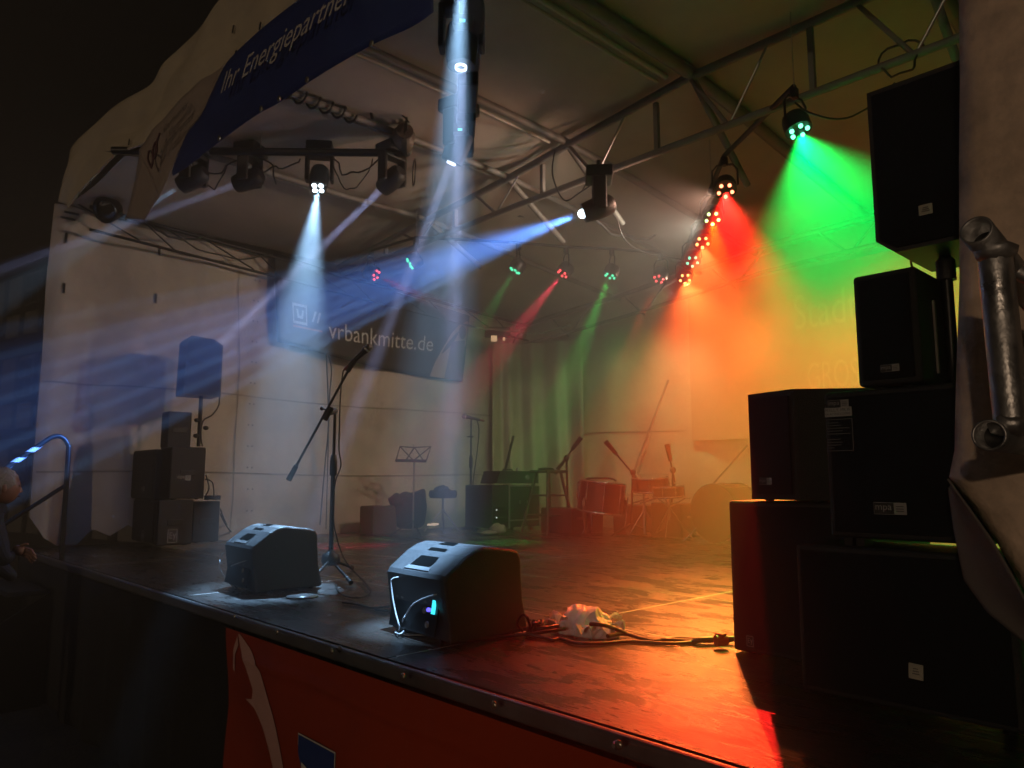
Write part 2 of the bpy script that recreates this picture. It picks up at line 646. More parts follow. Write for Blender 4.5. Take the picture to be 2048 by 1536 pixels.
def left_x(y, z):
    f = 0.035 * math.sin(y * 2.3 + 0.5 * math.sin(z * 1.3)) + 0.02 * math.sin(y * 5.7 + z) + 0.05 * noise.noise(V((y * 0.8, z * 0.7, 3)))
    f += 0.030 * noise.noise(V((y * 2.6, z * 1.1, 11))) + 0.016 * noise.noise(V((y * 5.5, z * 3.0, 5))) - 0.012 * abs(noise.noise(V((y * 3.0 + z * 1.5, z * 2.2, 21))))
    fr_ = max(0.0, 2.55 - y)                       # the loose front end: bellied folds
    f += fr_ * (0.22 * math.sin((y - 1.6) * 8.5 + 0.6) * (1.1 - 0.25 * z) - 0.16)
    return XL + f - 0.10 * max(0, 1 - z) * fr_ + 0.02 * math.sin(z * 4.2)


def left_hem(y):
    if y > 2.75:
        return 0.0
    pts = [(1.60, 0.30), (1.72, 0.10), (1.86, 0.015), (2.05, 0.01), (2.16, 0.16), (2.28, 0.09), (2.42, 0.20), (2.6, 0.05), (2.75, 0.0)]
    for (a, za), (b, zb) in zip(pts, pts[1:]):
        if a <= y <= b:
            return za + (zb - za) * (y - a) / (b - a)
    return 0.3


lw = thing('wall_tarp', (XL, 4.8, 0), 'cream tarpaulin side wall of the stage tent with the dark blue bank banner', 'tarpaulin')
def left_surf(y, t, d=0.0):
    z = left_hem(y) * (1 - t) + ztop_left(y) * t
    return V((left_x(y, z) + d, y, z))


wl = MB()
NY, NZ = 190, 84
wl.grid(lambda u, v: left_surf(1.60 + (YB - 1.60) * u ** 1.3, v), NY, NZ)
wl.obj('fabric', TARP, lw)
# welded seams, eyelet pairs, dark toggles
for zz, c in ((1.55, 0.02), (0.70, 0.02)):
    s = MB()
    s.grid(lambda u, v: V((left_x(1.62 + (YB - 1.64) * u, zz - 0.02 * u) + 0.006 + 0.004 * v, 1.62 + (YB - 1.64) * u, zz - 0.02 * u + 0.03 * math.sin(u * 9) * 0.5 + 0.016 * v)), 120, 1)
    s.obj('seam', SEAM, lw)
for yy in (3.42,):
    s = MB()
    s.grid(lambda u, v: V((left_x(yy + 0.012 * v, 0.05 + 2.9 * u) + 0.006, yy + 0.012 * v + 0.02 * math.sin(u * 4), 0.05 + 2.9 * u)), 60, 1)
    s.obj('seam', SEAM, lw)
ey = None
for k in range(12):
    for dy in (0.0, 0.055):
        p = V((0, 3.60 + dy, 0.3 + 0.235 * k))
        p.x = left_x(p.y, p.z) + 0.006
        if ey is None:
            ey = MB().disc((0, 0, 0), (1, 0, 0), 0.009, 8).obj('eyelet', BLACKM, lw)
            e = ey
        else:
            e = ey.copy()
            col.objects.link(e)
        e.location = p
        e.matrix_parent_inverse = Matrix.Translation(-V(lw.location))
for p in [(137, 472), (134, 572), (321, 500), (313, 596), (146, 424), (139, 434)]:
    q = onX(*p, XL)
    flat = p[1] < 440
    MB().box((left_x(q.y, q.z) + 0.012, q.y, q.z), (0.008, 0.13 if flat else 0.022, 0.022 if flat else 0.10)).obj('toggle', BLACKM, lw, bevel=0.003)

# ------------------------------------------------------------------ back wall tarp
def zb_top(x): return 2.95 + 0.085 * (x - XL) * 0.9


def back_y(x, z):
    f = 0.045 * math.sin(x * 4.1 + 0.7 * math.sin(z * 1.5)) + 0.03 * math.sin(x * 9.3 + z * 0.8) + 0.05 * noise.noise(V((x * 1.2, z * 0.8, 8)))
    f += 0.03 * noise.noise(V((x * 2.6, z * 1.2, 31))) - 0.02 * abs(noise.noise(V((x * 3.0 + z, z * 2.0, 41))))
    return YB + f * (0.4 + 0.6 * max(0, 1.6 - z)) - 0.012 * math.sin(z * 3)


bw_ = thing('wall_tarp', (-3.8, YB, 0), 'cream tarpaulin back wall glowing orange behind the drum kit', 'tarpaulin')
MB().grid(lambda u, v: V((XL - 0.05 + 9.2 * u, back_y(XL + 9.2 * u, zb_top(XL + 9.2 * u) * v), zb_top(XL + 9.2 * u) * v)), 150, 40).obj('fabric', TARP, bw_)
for zz in (1.25, 0.42):
    s = MB()
    s.grid(lambda u, v: V((XL + 0.1 + 8.8 * u, back_y(XL + 0.1 + 8.8 * u, zz) - 0.008 - 0.004 * v, zz + 0.016 * v + 0.02 * math.sin(u * 14))), 140, 1)
    s.obj('seam', SEAM, bw_)
# curtain folds hung across the back left corner
cf = MB()


def corner_fold(u, v):
    z = 2.6 * v + 0.02
    a = u * math.pi / 2
    x = XL + 0.06 + 1.5 * (1 - math.cos(a)) * 0.75
    y = YB - 0.75 + 0.68 * math.sin(a) - 0.05
    k = (1.25 - 0.75 * v) * 0.075 * math.sin(u * 26 + 1.4 * math.sin(v * 2))
    return V((x + k * 0.7, y - k * 0.7, z))


cf.grid(corner_fold, 90, 24)
tag(cf.obj('corner_curtain', TARP), 'loose cream curtain hanging in vertical folds across the back corner', 'curtain')

# big pale poster on the back wall
YP = YB - 0.11
po = thing('wall_poster', (-3.2, YP, 1.9), 'large pale poster with faint lettering on the back wall', 'poster')
pa = onY(1385, 882, YP)
pz1 = 2.95
MB().box(((pa.x - 0.6) / 2 + 0.0, YP, (pa.z + pz1) / 2), (abs(pa.x) - 0.6, 0.012, pz1 - pa.z)).obj('sheet', mat('poster_print', (0.50, 0.38, 0.30), 0.5, var=0.12, nscale=1.5), po)
pt = MB()
a, b = onY(1617, 780, YP), onY(1880, 762, YP)
put_text(pt, 'GROSSALMERODE', (a.x, YP - 0.009, a.z), (1.75, 0, 0), (0, 0, 1), vs_scale=2.0)
pt.obj('lettering', mat('poster_letters', (0.56, 0.46, 0.38), 0.5), po)
pt = MB()
a = onY(1590, 660, YP)
put_text(pt, 'Stadtfest', (a.x, YP - 0.009, a.z), (1.2, 0, 0), (0, 0, 1), vs_scale=1.6)
pt.obj('lettering', mat('poster_letters', (0.56, 0.46, 0.38), 0.5), po)

# ------------------------------------------------------------------ roof


def roof_z(x, y):
    z = 3.74 - 0.085 * max(0.0, -3.0 - x) - 0.10 * max(0.0, y - 4.65)
    sagx = 0.035 * math.sin((x + 8.05) * 2.4) ** 2 + 0.02 * noise.noise(V((x, y, 0)))
    return z - sagx


rf = thing('tent_roof', (-3.8, 4.8, 3.6), 'pale fabric roof lining above the stage trusses', 'roof')
def roof_y0(x): return 1.62 + 0.088 * (x + 8.05) + 0.10


rx = [-8.1, -6.2, -4.95, -4.2, -2.93, -1.3, 1.1]
for a, b in zip(rx, rx[1:]):
    m_ = MB()
    m_.grid(lambda u, v: (lambda x, y: V((x, y, roof_z(x, y))))(a + (b - a) * u, roof_y0(a + (b - a) * u) + (8.1 - roof_y0(a + (b - a) * u)) * v), 20, 40)
    m_.obj('roof_panel', ROOFC, rf)

# ------------------------------------------------------------------ right wing: tarp close to the camera
wt = thing('wall_tarp', (0.2, 1.87, 0.5), 'weathered brown tarpaulin wing behind the steel tower', 'tarpaulin')


def wing(u, v):
    # edge outline of the visible side, v from the top to the lower corner
    e = [(1915, -700), (1912, 0), (1914, 160), (1912, 330), (1913, 560), (1906, 760), (1903, 900), (1892, 955), (1935, 1010), (1985, 1080), (2025, 1150), (2060, 1220), (2160, 1420)]
    t = v * (len(e) - 1)
    i = min(int(t), len(e) - 2)
    k = t - i
    p = onY(e[i][0] * (1 - k) + e[i + 1][0] * k, e[i][1] * (1 - k) + e[i + 1][1] * k, 1.86)
    x = p.x + (1.6 - p.x) * u
    y = 1.86 + 0.03 * math.sin(x * 7 + p.z * 4) * min(1, u * 6) + 0.03 * noise.noise(V((x * 5, p.z * 5, 0))) * min(1, u * 5) + 0.025 * math.exp(-u * 60)
    return V((x, y, p.z))


MB().grid(wing, 50, 96).obj('fabric', TARP_DARK, wt, solid=0.004)
ws = MB()
ws.grid(lambda u, v: V((-0.30 + 0.014 * v - 0.02 * u, 1.852 + 0.002 * math.sin(u * 30), 2.3 - 1.75 * u)), 40, 1)
ws.obj('seam', SEAM, wt, solid=0.004)
fl = MB()
fe = [(1895, 958), (1935, 1012), (1985, 1082), (2025, 1152), (2062, 1222)]
fb = [(1897, 975), (1908, 1060), (1928, 1160), (1975, 1225), (2075, 1305)]


def flap(u, v):
    t = u * (len(fe) - 1)
    i = min(int(t), len(fe) - 2)
    k = t - i
    A = onY(fe[i][0] * (1 - k) + fe[i + 1][0] * k, fe[i][1] * (1 - k) + fe[i + 1][1] * k, 1.845)
    B = onY(fb[i][0] * (1 - k) + fb[i + 1][0] * k, fb[i][1] * (1 - k) + fb[i + 1][1] * k, 1.98)
    p = A.lerp(B, v)
    p.y += 0.03 * math.sin(v * math.pi)
    return p


fl.grid(flap, 30, 14)
fl.obj('folded_flap', mat('tarp_reverse', (0.16, 0.14, 0.13), 0.7, var=0.12, nscale=4, bump=0.3, bscale=20), wt, solid=0.004)

# steel tower of scaffold tube in front of it
tw = thing('truss_tower', (-0.05, 1.3, GZ), 'galvanised scaffold tube tower at the stage corner', 'tower')
YT = 1.33
rr = 0.0242
A1, A2 = onY(1957, 466, YT), onY(1982, 871, YT)
AXT = (_F * 0.62 + _R * 0.74 - V((0, 0, 0.34))).normalized()
MB().hollow(A1 - AXT * 0.01, A1 + AXT * 0.40, rr, 0.004, 28).obj('horizontal_tube', STEEL, tw)
AXB = (_F * 0.66 + _R * 0.75 - V((0, 0, 0.10))).normalized()
MB().hollow(A2 - AXB * 0.01, A2 + AXB * 0.40, rr, 0.004, 28).obj('horizontal_tube', STEEL, tw)
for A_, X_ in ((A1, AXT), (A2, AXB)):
    MB().disc(A_ + X_ * 0.035, -X_, rr - 0.0035, 20).obj('bore_shade', BLACKM, tw)  # black disc paints the shade deep inside the open tube
vx = onY(2001, 700, YT)
MB().tube((vx.x, YT + 0.03, A2.z + 0.02), (vx.x - 0.004, YT + 0.03, A1.z - 0.030), rr * 1.02, n=20).obj('upright', STEEL, tw)
for q in (A1, A2):
    w = MB()
    w.blob((vx.x, YT + 0.022, q.z + (0.016 if q is A2 else -0.030)), (rr * 1.25, rr * 1.2, 0.016), 14, amp=0.35, fr=6)
    w.obj('weld', STEEL, tw)
for dx, top, bot in ((0.25, 3.4, GZ), (0.62, 3.4, GZ)):
    MB().tube((vx.x + dx, YT + 0.03 + dx * 0.58, bot), (vx.x + dx, YT + 0.03 + dx * 0.58, top), rr, n=14).obj('upright', STEEL, tw)
MB().tube((vx.x + 0.02, YT + 0.05, A2.z + 0.04), (vx.x + 0.24, YT + 0.17, A1.z - 0.03), 0.012, n=10).obj('brace', STEEL, tw)
MB().tube((vx.x + 0.02, YT + 0.05, A1.z - 0.06), (vx.x + 0.24, YT + 0.17, A2.z + 0.05), 0.012, n=10).obj('brace', STEEL, tw)

# ================================================================== LAMPS
LED_MATS = {
    'green': mat('led_green', (0.02, 0.02, 0.02), 0.3, emit=(0.14, 1.0, 0.5), estr=6),
    'mint': mat('led_mint', (0.02, 0.02, 0.02), 0.3, emit=(0.12, 1.0, 0.6), estr=2.5),
    'lime': mat('led_lime', (0.02, 0.02, 0.02), 0.3, emit=(0.6, 1.0, 0.3), estr=5),
    'red': mat('led_red', (0.02, 0.02, 0.02), 0.3, emit=(1.0, 0.22, 0.10), estr=8),
    'dimred': mat('led_dim_red', (0.02, 0.02, 0.02), 0.3, emit=(1.0, 0.08, 0.09), estr=2.6),
    'dimgreen': mat('led_dim_green', (0.02, 0.02, 0.02), 0.3, emit=(0.08, 0.8, 0.40), estr=2.2),
    'amber': mat('led_amber', (0.02, 0.02, 0.02), 0.3, emit=(1.0, 0.36, 0.10), estr=7),
    'white': mat('led_white', (0.02, 0.02, 0.02), 0.3, emit=(0.75, 0.9, 1.0), estr=14),
    'ring': mat('lens_ring', (0.02, 0.02, 0.02), 0.3, emit=(0.65, 0.75, 1.0), estr=4),
    'cyan': mat('display_cyan', (0.02, 0.02, 0.02), 0.3, emit=(0.10, 0.75, 0.95), estr=1.3),
}
LENS = mat('dark_lens', (0.01, 0.01, 0.012), 0.08)


def spot(parent, pos, target, colr, power, cone, blend=0.6, size=0.02):
    ld = bpy.data.lights.new('spot_light', 'SPOT')
    ld.energy = power
    ld.color = colr
    ld.spot_size = R(cone)
    ld.spot_blend = blend
    ld.shadow_soft_size = size
    o = bpy.data.objects.new('spot_light', ld)
    o.location = pos
    o.rotation_euler = (V(target) - V(pos)).to_track_quat('-Z', 'Y').to_euler()
    col.objects.link(o)
    attach(o, parent)
    return o


def beam(parent, pos, target, colr, power, rad, spread=1.5):
    ld = bpy.data.lights.new('beam_light', 'AREA')
    ld.shape = 'DISK'
    ld.size = rad * 2
    ld.spread = R(spread)
    ld.energy = power
    ld.color = colr
    o = bpy.data.objects.new('beam_light', ld)
    o.location = pos
    o.rotation_euler = (V(target) - V(pos)).to_track_quat('-Z', 'Y').to_euler()
    col.objects.link(o)
    attach(o, parent)
    return o


RIG = 2.95       # height of the lighting bars above the deck
PARS = [
    # photo px, colour key, light colour, power, aim on the deck, cone, label
    ((1598, 262), 'green', (0.0, 1.0, 0.10), 1350, (-1.45, 4.3, 1.0), 80, 'bright green five lens par can, highest of the par cans'),
    ((1451, 381), 'red', (1.0, 0.015, 0.01), 1700, onZ(1515, 1270, 0.0), 38, 'bright red five lens par can just below the green one'),
    ((1425, 437), 'lime', (0.55, 1.0, 0.02), 130, onZ(1510, 1260, 0.0), 20, 'yellow green par can between the bright red one and the amber one'),
    ((1405, 485), 'amber', (1.0, 0.15, 0.03), 950, onZ(1490, 1200, 0.0), 36, 'amber par can lit orange under the yellow green one'),
    ((1385, 523), 'mint', (1.0, 0.36, 0.03), 220, onZ(1480, 1190, 0.0), 24, 'mint green par can above the lowest amber one'),
    ((1370, 558), 'amber', (1.0, 0.16, 0.03), 950, onZ(1530, 1190, 0.0), 36, 'amber par can at the bottom of the right hand row'),
    ((1318, 558), 'dimred', (1.0, 0.03, 0.02), 1000, (-4.88, 4.95, 0.0), 11, 'dim red par can nearest the amber row'),
    ((1220, 552), 'dimgreen', (0.05, 1.0, 0.12), 1200, onZ(1010, 1085, 0.0), 17, 'dim green par can between the two dim red ones over the drums'),
    ((1125, 547), 'dimred', (1.0, 0.03, 0.10), 2200, onZ(690, 1092, 0.0), 16, 'dim red par can casting a pink beam toward the bank banner'),
    ((1030, 541), 'dimgreen', (0.05, 1.0, 0.2), 450, onZ(700, 1080, 0.0), 18, 'dim green par can above the small work light'),
    ((820, 527), 'dimgreen', (0.05, 1.0, 0.3), 110, onX(186, 885, -8.1), 6, 'dim green par can seen through the blue beam'),
    ((752, 550), 'dimred', (1.0, 0.04, 0.10), 300, (-5.9, 5.0, 2.3), 18, 'dim red par can over the dark blue bank banner'),
]


def par_can(pos, aim, key, label):
    t = thing('par_can', pos, label, 'stage light', 'five lens par cans on the lighting bars')
    d = (V(aim) - pos).normalized()
    back = pos - d * 0.13
    MB().lathe([(0.05, 0), (0.075, 0.012), (0.085, 0.05), (0.085, 0.125)], back, d, 18).obj('body', BLACKM, t)
    side = d.cross(V((0, 0, 1))).normalized()
    mid = pos - d * 0.07
    yk = MB()
    top = mid + V((0, 0, 0.17))
    yk.path([mid + side * 0.095, mid + side * 0.095 + V((0, 0, 0.13)), top + side * 0.06, top - side * 0.06, mid - side * 0.095 + V((0, 0, 0.13)), mid - side * 0.095], 0.008, 6)
    yk.obj('yoke', BLACKM, t)
    MB().box(top + V((0, 0, 0.03)), (0.04, 0.05, 0.07)).obj('clamp', BLACKM, t, bevel=0.005)
    up = side.cross(d)
    for k in range(5):
        a = math.pi / 2 + math.pi / 5 + 2 * math.pi * k / 5
        c = pos + d * 0.004 + side * (0.052 * math.cos(a)) + up * (0.052 * math.sin(a))
        MB().blob(c, (0.0145, 0.0145, 0.0145), 10).obj('led_lens', LED_MATS[key], t)
    return t, top


bar_pts, PAR_T = [], []
for p, key, lc, pw, aim, cone, label in PARS:
    pos = onZ(*p, 2.85)
    t, top = par_can(pos, aim, key, label)
    spot(t, pos + (V(aim) - pos).normalized() * 0.03, aim, lc, pw, cone, 0.75)
    PAR_T.append(t)
    bar_pts.append(top + V((0, 0, 0.075)))


# wide spill of the strongest cans
for (k, lc, pw) in ((1, (1.0, 0.55, 0.38), 200), (2, (1.0, 0.92, 0.72), 150), (5, (1.0, 0.6, 0.4), 40)):
    pos = onZ(*PARS[k][0], 2.85)
    spot(PAR_T[k], pos - V((0.06, 0.06, 0.03)), V((-7.6, 3.0, 0.9)), lc, pw, 125, 1.0, 0.05)


# added backward spots brightening the rear wall and haze; the cans face forward
for (k, lc, pw, aim) in ((3, (1.0, 0.12, 0.03), 260, (-2.2, 8.0, 1.0)), (5, (1.0, 0.15, 0.03), 80, (-2.8, 8.0, 0.6)), (1, (1.0, 0.13, 0.03), 330, (-1.8, 8.0, 1.2)), (6, (0.58, 0.85, 0.28), 130, (-6.3, 8.0, 0.4)), (7, (0.15, 1.0, 0.25), 22, (-7.4, 8.0, 0.9)), (0, (0.0, 1.0, 0.12), 380, (-1.0, 6.8, 0.2))):
    pos = onZ(*PARS[k][0], 2.85)
    spot(PAR_T[k], pos + V((-0.05, 0.12, -0.08)), V(aim), lc, pw, 84 if k in (1, 3) else 100, 1.0, 0.05)


def moving_head(pos, aim, label, kind, bar_z):
    """pos = lens centre; kind quad / lens / ball"""
    t = thing('moving_head', pos, label, 'moving light', 'moving head lights on the bars')
    d = (V(aim) - pos).normalized()
    side = d.cross(V((0, 0, 1)))
    if side.length < 0.2:
        side = V((0.7, 0.7, 0))
    side.normalize()
    ctr = pos - d * 0.13
    MB().lathe([(0.045, -0.12), (0.075, -0.09), (0.085, 0.0), (0.08, 0.08), (0.072, 0.128)], ctr, d, 16).obj('head', BLACKP, t)
    pivot = ctr + V((0, 0, 0.17))
    yk = MB()
    for s in (-1, 1):
        q = Matrix((side, V((0, 0, 1)).cross(side), V((0, 0, 1)))).transposed()
        yk.box(ctr + side * (0.105 * s) + V((0, 0, 0.075)), (0.03, 0.10, 0.23), q)
    yk.box(pivot + V((0, 0, 0.02)), (0.24, 0.10, 0.04), q)
    yk.obj('yoke', BLACKP, t, bevel=0.012)
    MB().box(pivot + V((0, 0, 0.085)), (0.22, 0.20, 0.09), q).obj('base', BLACKP, t, bevel=0.012)
    MB().tube(pivot + V((0, 0, 0.12)), (pivot.x, pivot.y, max(bar_z, pivot.z + 0.2)), 0.018).obj('clamp', BLACKM, t)
    up = side.cross(d)
    if kind == 'quad':
        for sx in (-1, 1):
            for sy in (-1, 1):
                MB().disc(pos + d * 0.003 + side * (0.027 * sx) + up * (0.027 * sy), d, 0.021, 14).obj('led_lens', LED_MATS['white'], t)
    elif kind == 'lens':
        MB().disc(pos + d * 0.001, d, 0.030, 18).obj('lens', LENS, t)
        MB().hollow(pos, pos + d * 0.012, 0.031, 0.006, 20).obj('lens_ring', LED_MATS['ring'], t)
    else:
        MB().blob(pos + d * 0.005, (0.034, 0.034, 0.034), 14).obj('led_lens', LED_MATS['white'], t)
    return t, d


COOL = (0.36, 0.64, 1.0)
LAV = (0.48, 0.55, 1.0)
BLUE = (0.09, 0.28, 1.0)
# --- quad washes
pos = onZ(636, 376, 3.10)
t, d = moving_head(pos, (-4.42, 2.16, 0.3), 'moving head with four white lenses shining down on the far wedge', 'quad', 3.32)
spot(t, pos + d * 0.03, (-4.42, 2.16, 0.3), COOL, 4600, 19, 1.0)
pos = onZ(362, 372, 3.02)
aim = onX(60, 560, -7.4)
t, d = moving_head(pos, aim, 'moving head behind the white banner tail throwing a short pale beam', 'quad', 3.32)
spot(t, pos + d * 0.03, aim, COOL, 3000, 9, 0.7)
pos = onZ(926, -70, 2.80)
t, d = moving_head(pos, (-2.66, 2.02, 0.25), 'moving head above the view shining down on the near wedge', 'quad', RIG)
spot(t, pos + d * 0.03, (-2.66, 2.02, 0.25), COOL, 5600, 15, 1.0)
# --- narrow beams
FBAR = 3.32      # height of the front bar
for p, z, aim, pw, spr, bz, lb in [((472, 369), 3.10, onX(-40, 555, -8.2), 2.6, 3.0, FBAR, 'moving head with a narrow pale beam crossing behind the banner tail'),
                          ((765, 377), 3.06, onX(404, 722, -8.0), 9.0, 3.0, FBAR, 'moving head at the bar end beside the hoist with a slanting narrow beam'),
                          ((903, 325), 2.76, onZ(600, 1110, 0.1), 3.8, 4.5, RIG, 'moving head with the shortest slanting narrow beam below the dark column'),
                          ((922, 133), 2.76, onZ(893, 1150, 0.2), 3.2, 5.0, RIG, 'moving head with a narrow lavender beam hanging straight down')]:
    pos = onZ(*p, z)
    t, d = moving_head(pos, aim, lb, 'lens', bz)
    beam(t, pos + d * 0.014, aim, LAV, pw, 0.031, spr)
# --- the bright blue fan
pos = onZ(1166, 427, 2.62)
c0 = onX(80, 812, -6.6)
t, d = moving_head(pos, c0, 'moving head with a blazing lens throwing the wide blue fan', 'ball', RIG)
spot(t, pos + d * 0.05, c0, BLUE, 17000, 17, 1.0)
for sl, k, w in [(0.20, 0.4, 1.8), (0.245, 0.8, 1.2), (0.285, 1.1, 1.0), (0.32, 1.5, 1.1), (0.36, 0.9, 0.9), (0.40, 1.4, 1.2), (0.445, 1.1, 1.4), (0.50, 0.8, 1.8)]:
    spot(t, pos + d * 0.05, onX(80, 427 + 1088 * sl, -6.6), (0.22, 0.47, 1.0), 88000 * k, w, 1.0)


# ================================================================== ROOF STEEL, BARS, CABLES
YTR = 4.64


def truss_top(x): return roof_z(x, YTR) - 0.06


tr = thing('roof_truss', (-3.8, YTR, 3.3), 'dull steel lattice truss spanning the roof across the stage', 'truss')
c = MB()
c.path([(x, YTR, truss_top(x) - 0.02) for x in [-8.0, -6.5, -5, -3.0, 0.9]], 0.033, 8)
c.obj('top_chord', DSTEEL, tr)
MB().path([(x, YTR, 3.16 + (-0.03 if x < -6 else 0)) for x in [-8.0, -6.5, -5, -3, 0.9]], 0.028, 8).obj('bottom_chord', DSTEEL, tr)
k = 0
x = -7.9
while x < 0.8:
    zt, zt2 = truss_top(x) - 0.03, truss_top(x + 0.62) - 0.03
    if k % 2 == 0:
        MB().tube((x, YTR, zt), (x + 0.3, YTR, 3.17), 0.016, n=8).obj('diagonal', DSTEEL, tr)
        MB().tube((x + 0.62, YTR, zt2), (x + 0.32, YTR, 3.17), 0.010, n=6).obj('tie_rod', ALU, tr)
    else:
        MB().box((x + 0.31, YTR, (zt + 3.17) / 2), (0.036, 0.036, zt - 3.17)).obj('post', DSTEEL, tr)
    x += 0.62
    k += 1
for xb, zb, lb in ((-2.93, 0.05, 'heavy double roof beam running front to back beside the gutter channel'), (-4.2, 0.035, 'roof beam meeting the lattice truss above the blue fan lamp'), (-4.95, 0.03, 'roof beam wrapped with hanging cables behind the blue banner'), (-6.2, 0.03, 'roof beam nearest the side wall'), (-1.3, 0.05, 'roof beam above the speaker stack')):
    t = thing('roof_beam', (xb, 4.8, 3.5), lb, 'beam', 'roof beams running front to back')
    MB().path([(xb, y, roof_z(xb, y) - 0.055) for y in (roof_y0(xb) + 0.12, 2.8, 3.6, 4.6, 5.6, 6.6, 7.9)], zb, 8).obj('tube', DSTEEL, t)
    if zb > 0.04:
        MB().path([(xb - 0.16, y, roof_z(xb - 0.16, y) - 0.035) for y in (roof_y0(xb) + 0.12, 2.8, 3.6, 4.55)], 0.022, 6).obj('rail', TARP, t)
        MB().path([(xb - 0.24, y, roof_z(xb - 0.24, y) - 0.03) for y in (roof_y0(xb) + 0.12, 2.8, 3.6, 4.55)], 0.014, 6).obj('rail', TARP, t)
    else:
        MB().path([(xb - 0.12, y, roof_z(xb - 0.12, y) - 0.03) for y in (roof_y0(xb) + 0.12, 2.8, 3.6, 4.55)], 0.014, 6).obj('rail', TARP, t)
    # knee brace at the lattice truss
    MB().tube((xb, YTR + 0.02, roof_z(xb, YTR) - 0.08), (xb + 0.02, YTR + 0.75, 3.0), 0.028, n=8).obj('knee_brace', DSTEEL, t)
# wall head trusses (side and back)
st = thing('wall_truss', (XL + 0.12, 4.8, 2.9), 'steel lattice along the top of the side wall', 'truss')
P = [V((XL + 0.14, y, ztop_left(y) - 0.02)) for y in (1.85, 3, 4.2, 5.4, 6.6, 7.8)]
MB().path(P, 0.02, 8).obj('top_chord', BLACKM, st)
MB().path([p - V((-0.05, 0, 0.24)) for p in P], 0.014, 8).obj('bottom_chord', BLACKM, st)
for i in range(10):
    y = 1.75 + 0.6 * i
    a = V((XL + 0.15, y, ztop_left(y) - 0.03))
    b = V((XL + 0.19, y + (0.3 if i % 2 else 0.55), ztop_left(y + 0.4) - 0.25))
    MB().tube(a, b, 0.008, n=6).obj('diagonal', BLACKM, st)
bt = thing('wall_truss', (-3.8, YB - 0.35, 2.85), 'steel lattice along the top of the back wall', 'truss')
MB().path([(x, YB - 0.3, roof_z(x, YB - 0.3) - 0.10) for x in (-8, -6, -4, -2, 0.8)], 0.03, 8).obj('top_chord', DSTEEL, bt)
MB().path([(x, YB - 0.3, roof_z(x, YB - 0.3) - 0.40) for x in (-8, -6, -4, -2, 0.8)], 0.025, 8).obj('bottom_chord', DSTEEL, bt)
for i in range(13):
    x = -7.9 + 0.65 * i
    MB().tube((x, YB - 0.3, roof_z(x, YB) - 0.11), (x + (0.3 if i % 2 else -0.3), YB - 0.3, roof_z(x, YB) - 0.40), 0.014, n=6).obj('diagonal', DSTEEL, bt)
# short cross struts between side wall and the first lattice seen in the middle
for p, q, lb in (((980, 660), (1140, 668), 'bent thin steel strut above the small work light'), ((960, 640), (1100, 700), 'thin steel strut crossing behind the bank banner')):
    pass

# lighting bars
bars = thing('light_bar', bar_pts[0], 'bent black bar carrying the row of par cans', 'lighting bar')
MB().path(bar_pts[:6], 0.020, 8).obj('tube', BLACKM, bars)
MB().path(bar_pts[6:], 0.016, 8).obj('tube', BLACKM, bars)
for i in (0, 2, 5, 8, 10):
    b = bar_pts[i]
    MB().tube(b, (b.x, b.y, roof_z(b.x, b.y) - 0.02), 0.004, n=5).obj('drop_wire', STEEL, bars)
fb_ = thing('light_bar', onZ(500, 303, FBAR), 'black bar across the tent front carrying four moving heads', 'lighting bar')
pA, pB = onZ(225, 301, FBAR), onZ(815, 306, FBAR)
MB().tube(pA, pB, 0.032, n=10).obj('tube', BLACKM, fb_)
pl_ = MB()
a, b = onZ(208, 302, FBAR), onZ(285, 302, FBAR)
pl_.add([a, b, b - V((0, 0, 0.06)), a + V((0.10, 0.08, -0.035)), a + V((0, 0.01, 0)), b + V((0, 0.01, 0)), b + V((0, 0.01, -0.06)), a + V((0.10, 0.09, -0.035))],
        [(0, 1, 2, 3), (7, 6, 5, 4), (0, 3, 7, 4), (0, 4, 5, 1), (1, 5, 6, 2), (2, 6, 7, 3)])
pl_.obj('end_plate', mat('dusty_plate', (0.12, 0.11, 0.10), 0.6, 0.3), fb_)
for t_ in (0.08, 0.5, 0.95):
    p = pA.lerp(pB, t_)
    MB().tube(p, (p.x, p.y, roof_z(p.x, p.y) - 0.02), 0.005, n=5).obj('drop_wire', STEEL, fb_)
mb_ = thing('light_bar', onZ(930, 100, RIG), 'black box column running away from the camera with two cyan displays', 'lighting bar')
p0, p1 = onZ(946, -60, RIG + 0.04), onZ(928, 330, RIG + 0.04)
dd = (p1 - p0)
q = Matrix((dd.normalized(), V((0, 0, 1)).cross(dd.normalized()), V((0, 0, 1)))).transposed()
for i, (a, b) in enumerate(((0.12, 0.34), (0.40, 0.56), (0.60, 0.72), (0.76, 0.86))):
    MB().box(p0 + dd * ((a + b) / 2), (dd.length * (b - a), 0.12, 0.16), q).obj('driver_box', BLACKP, mb_, bevel=0.01)
MB().tube(p0 + V((0, 0, 0.12)), p1 + V((0, 0, 0.12)), 0.025).obj('tube', BLACKM, mb_)
for px_ in ((925, 41), (920, 259)):
    p = onZ(*px_, RIG - 0.07)
    MB().box(p, (0.028, 0.006, 0.014), Matrix.Rotation(YAW, 3, 'Z')).obj('display', LED_MATS['cyan'], mb_)
    MB().box(p + V((-0.03, 0.03, 0.02)), (0.10, 0.06, 0.06), Matrix.Rotation(YAW, 3, 'Z')).obj('display_housing', BLACKP, mb_, bevel=0.006)

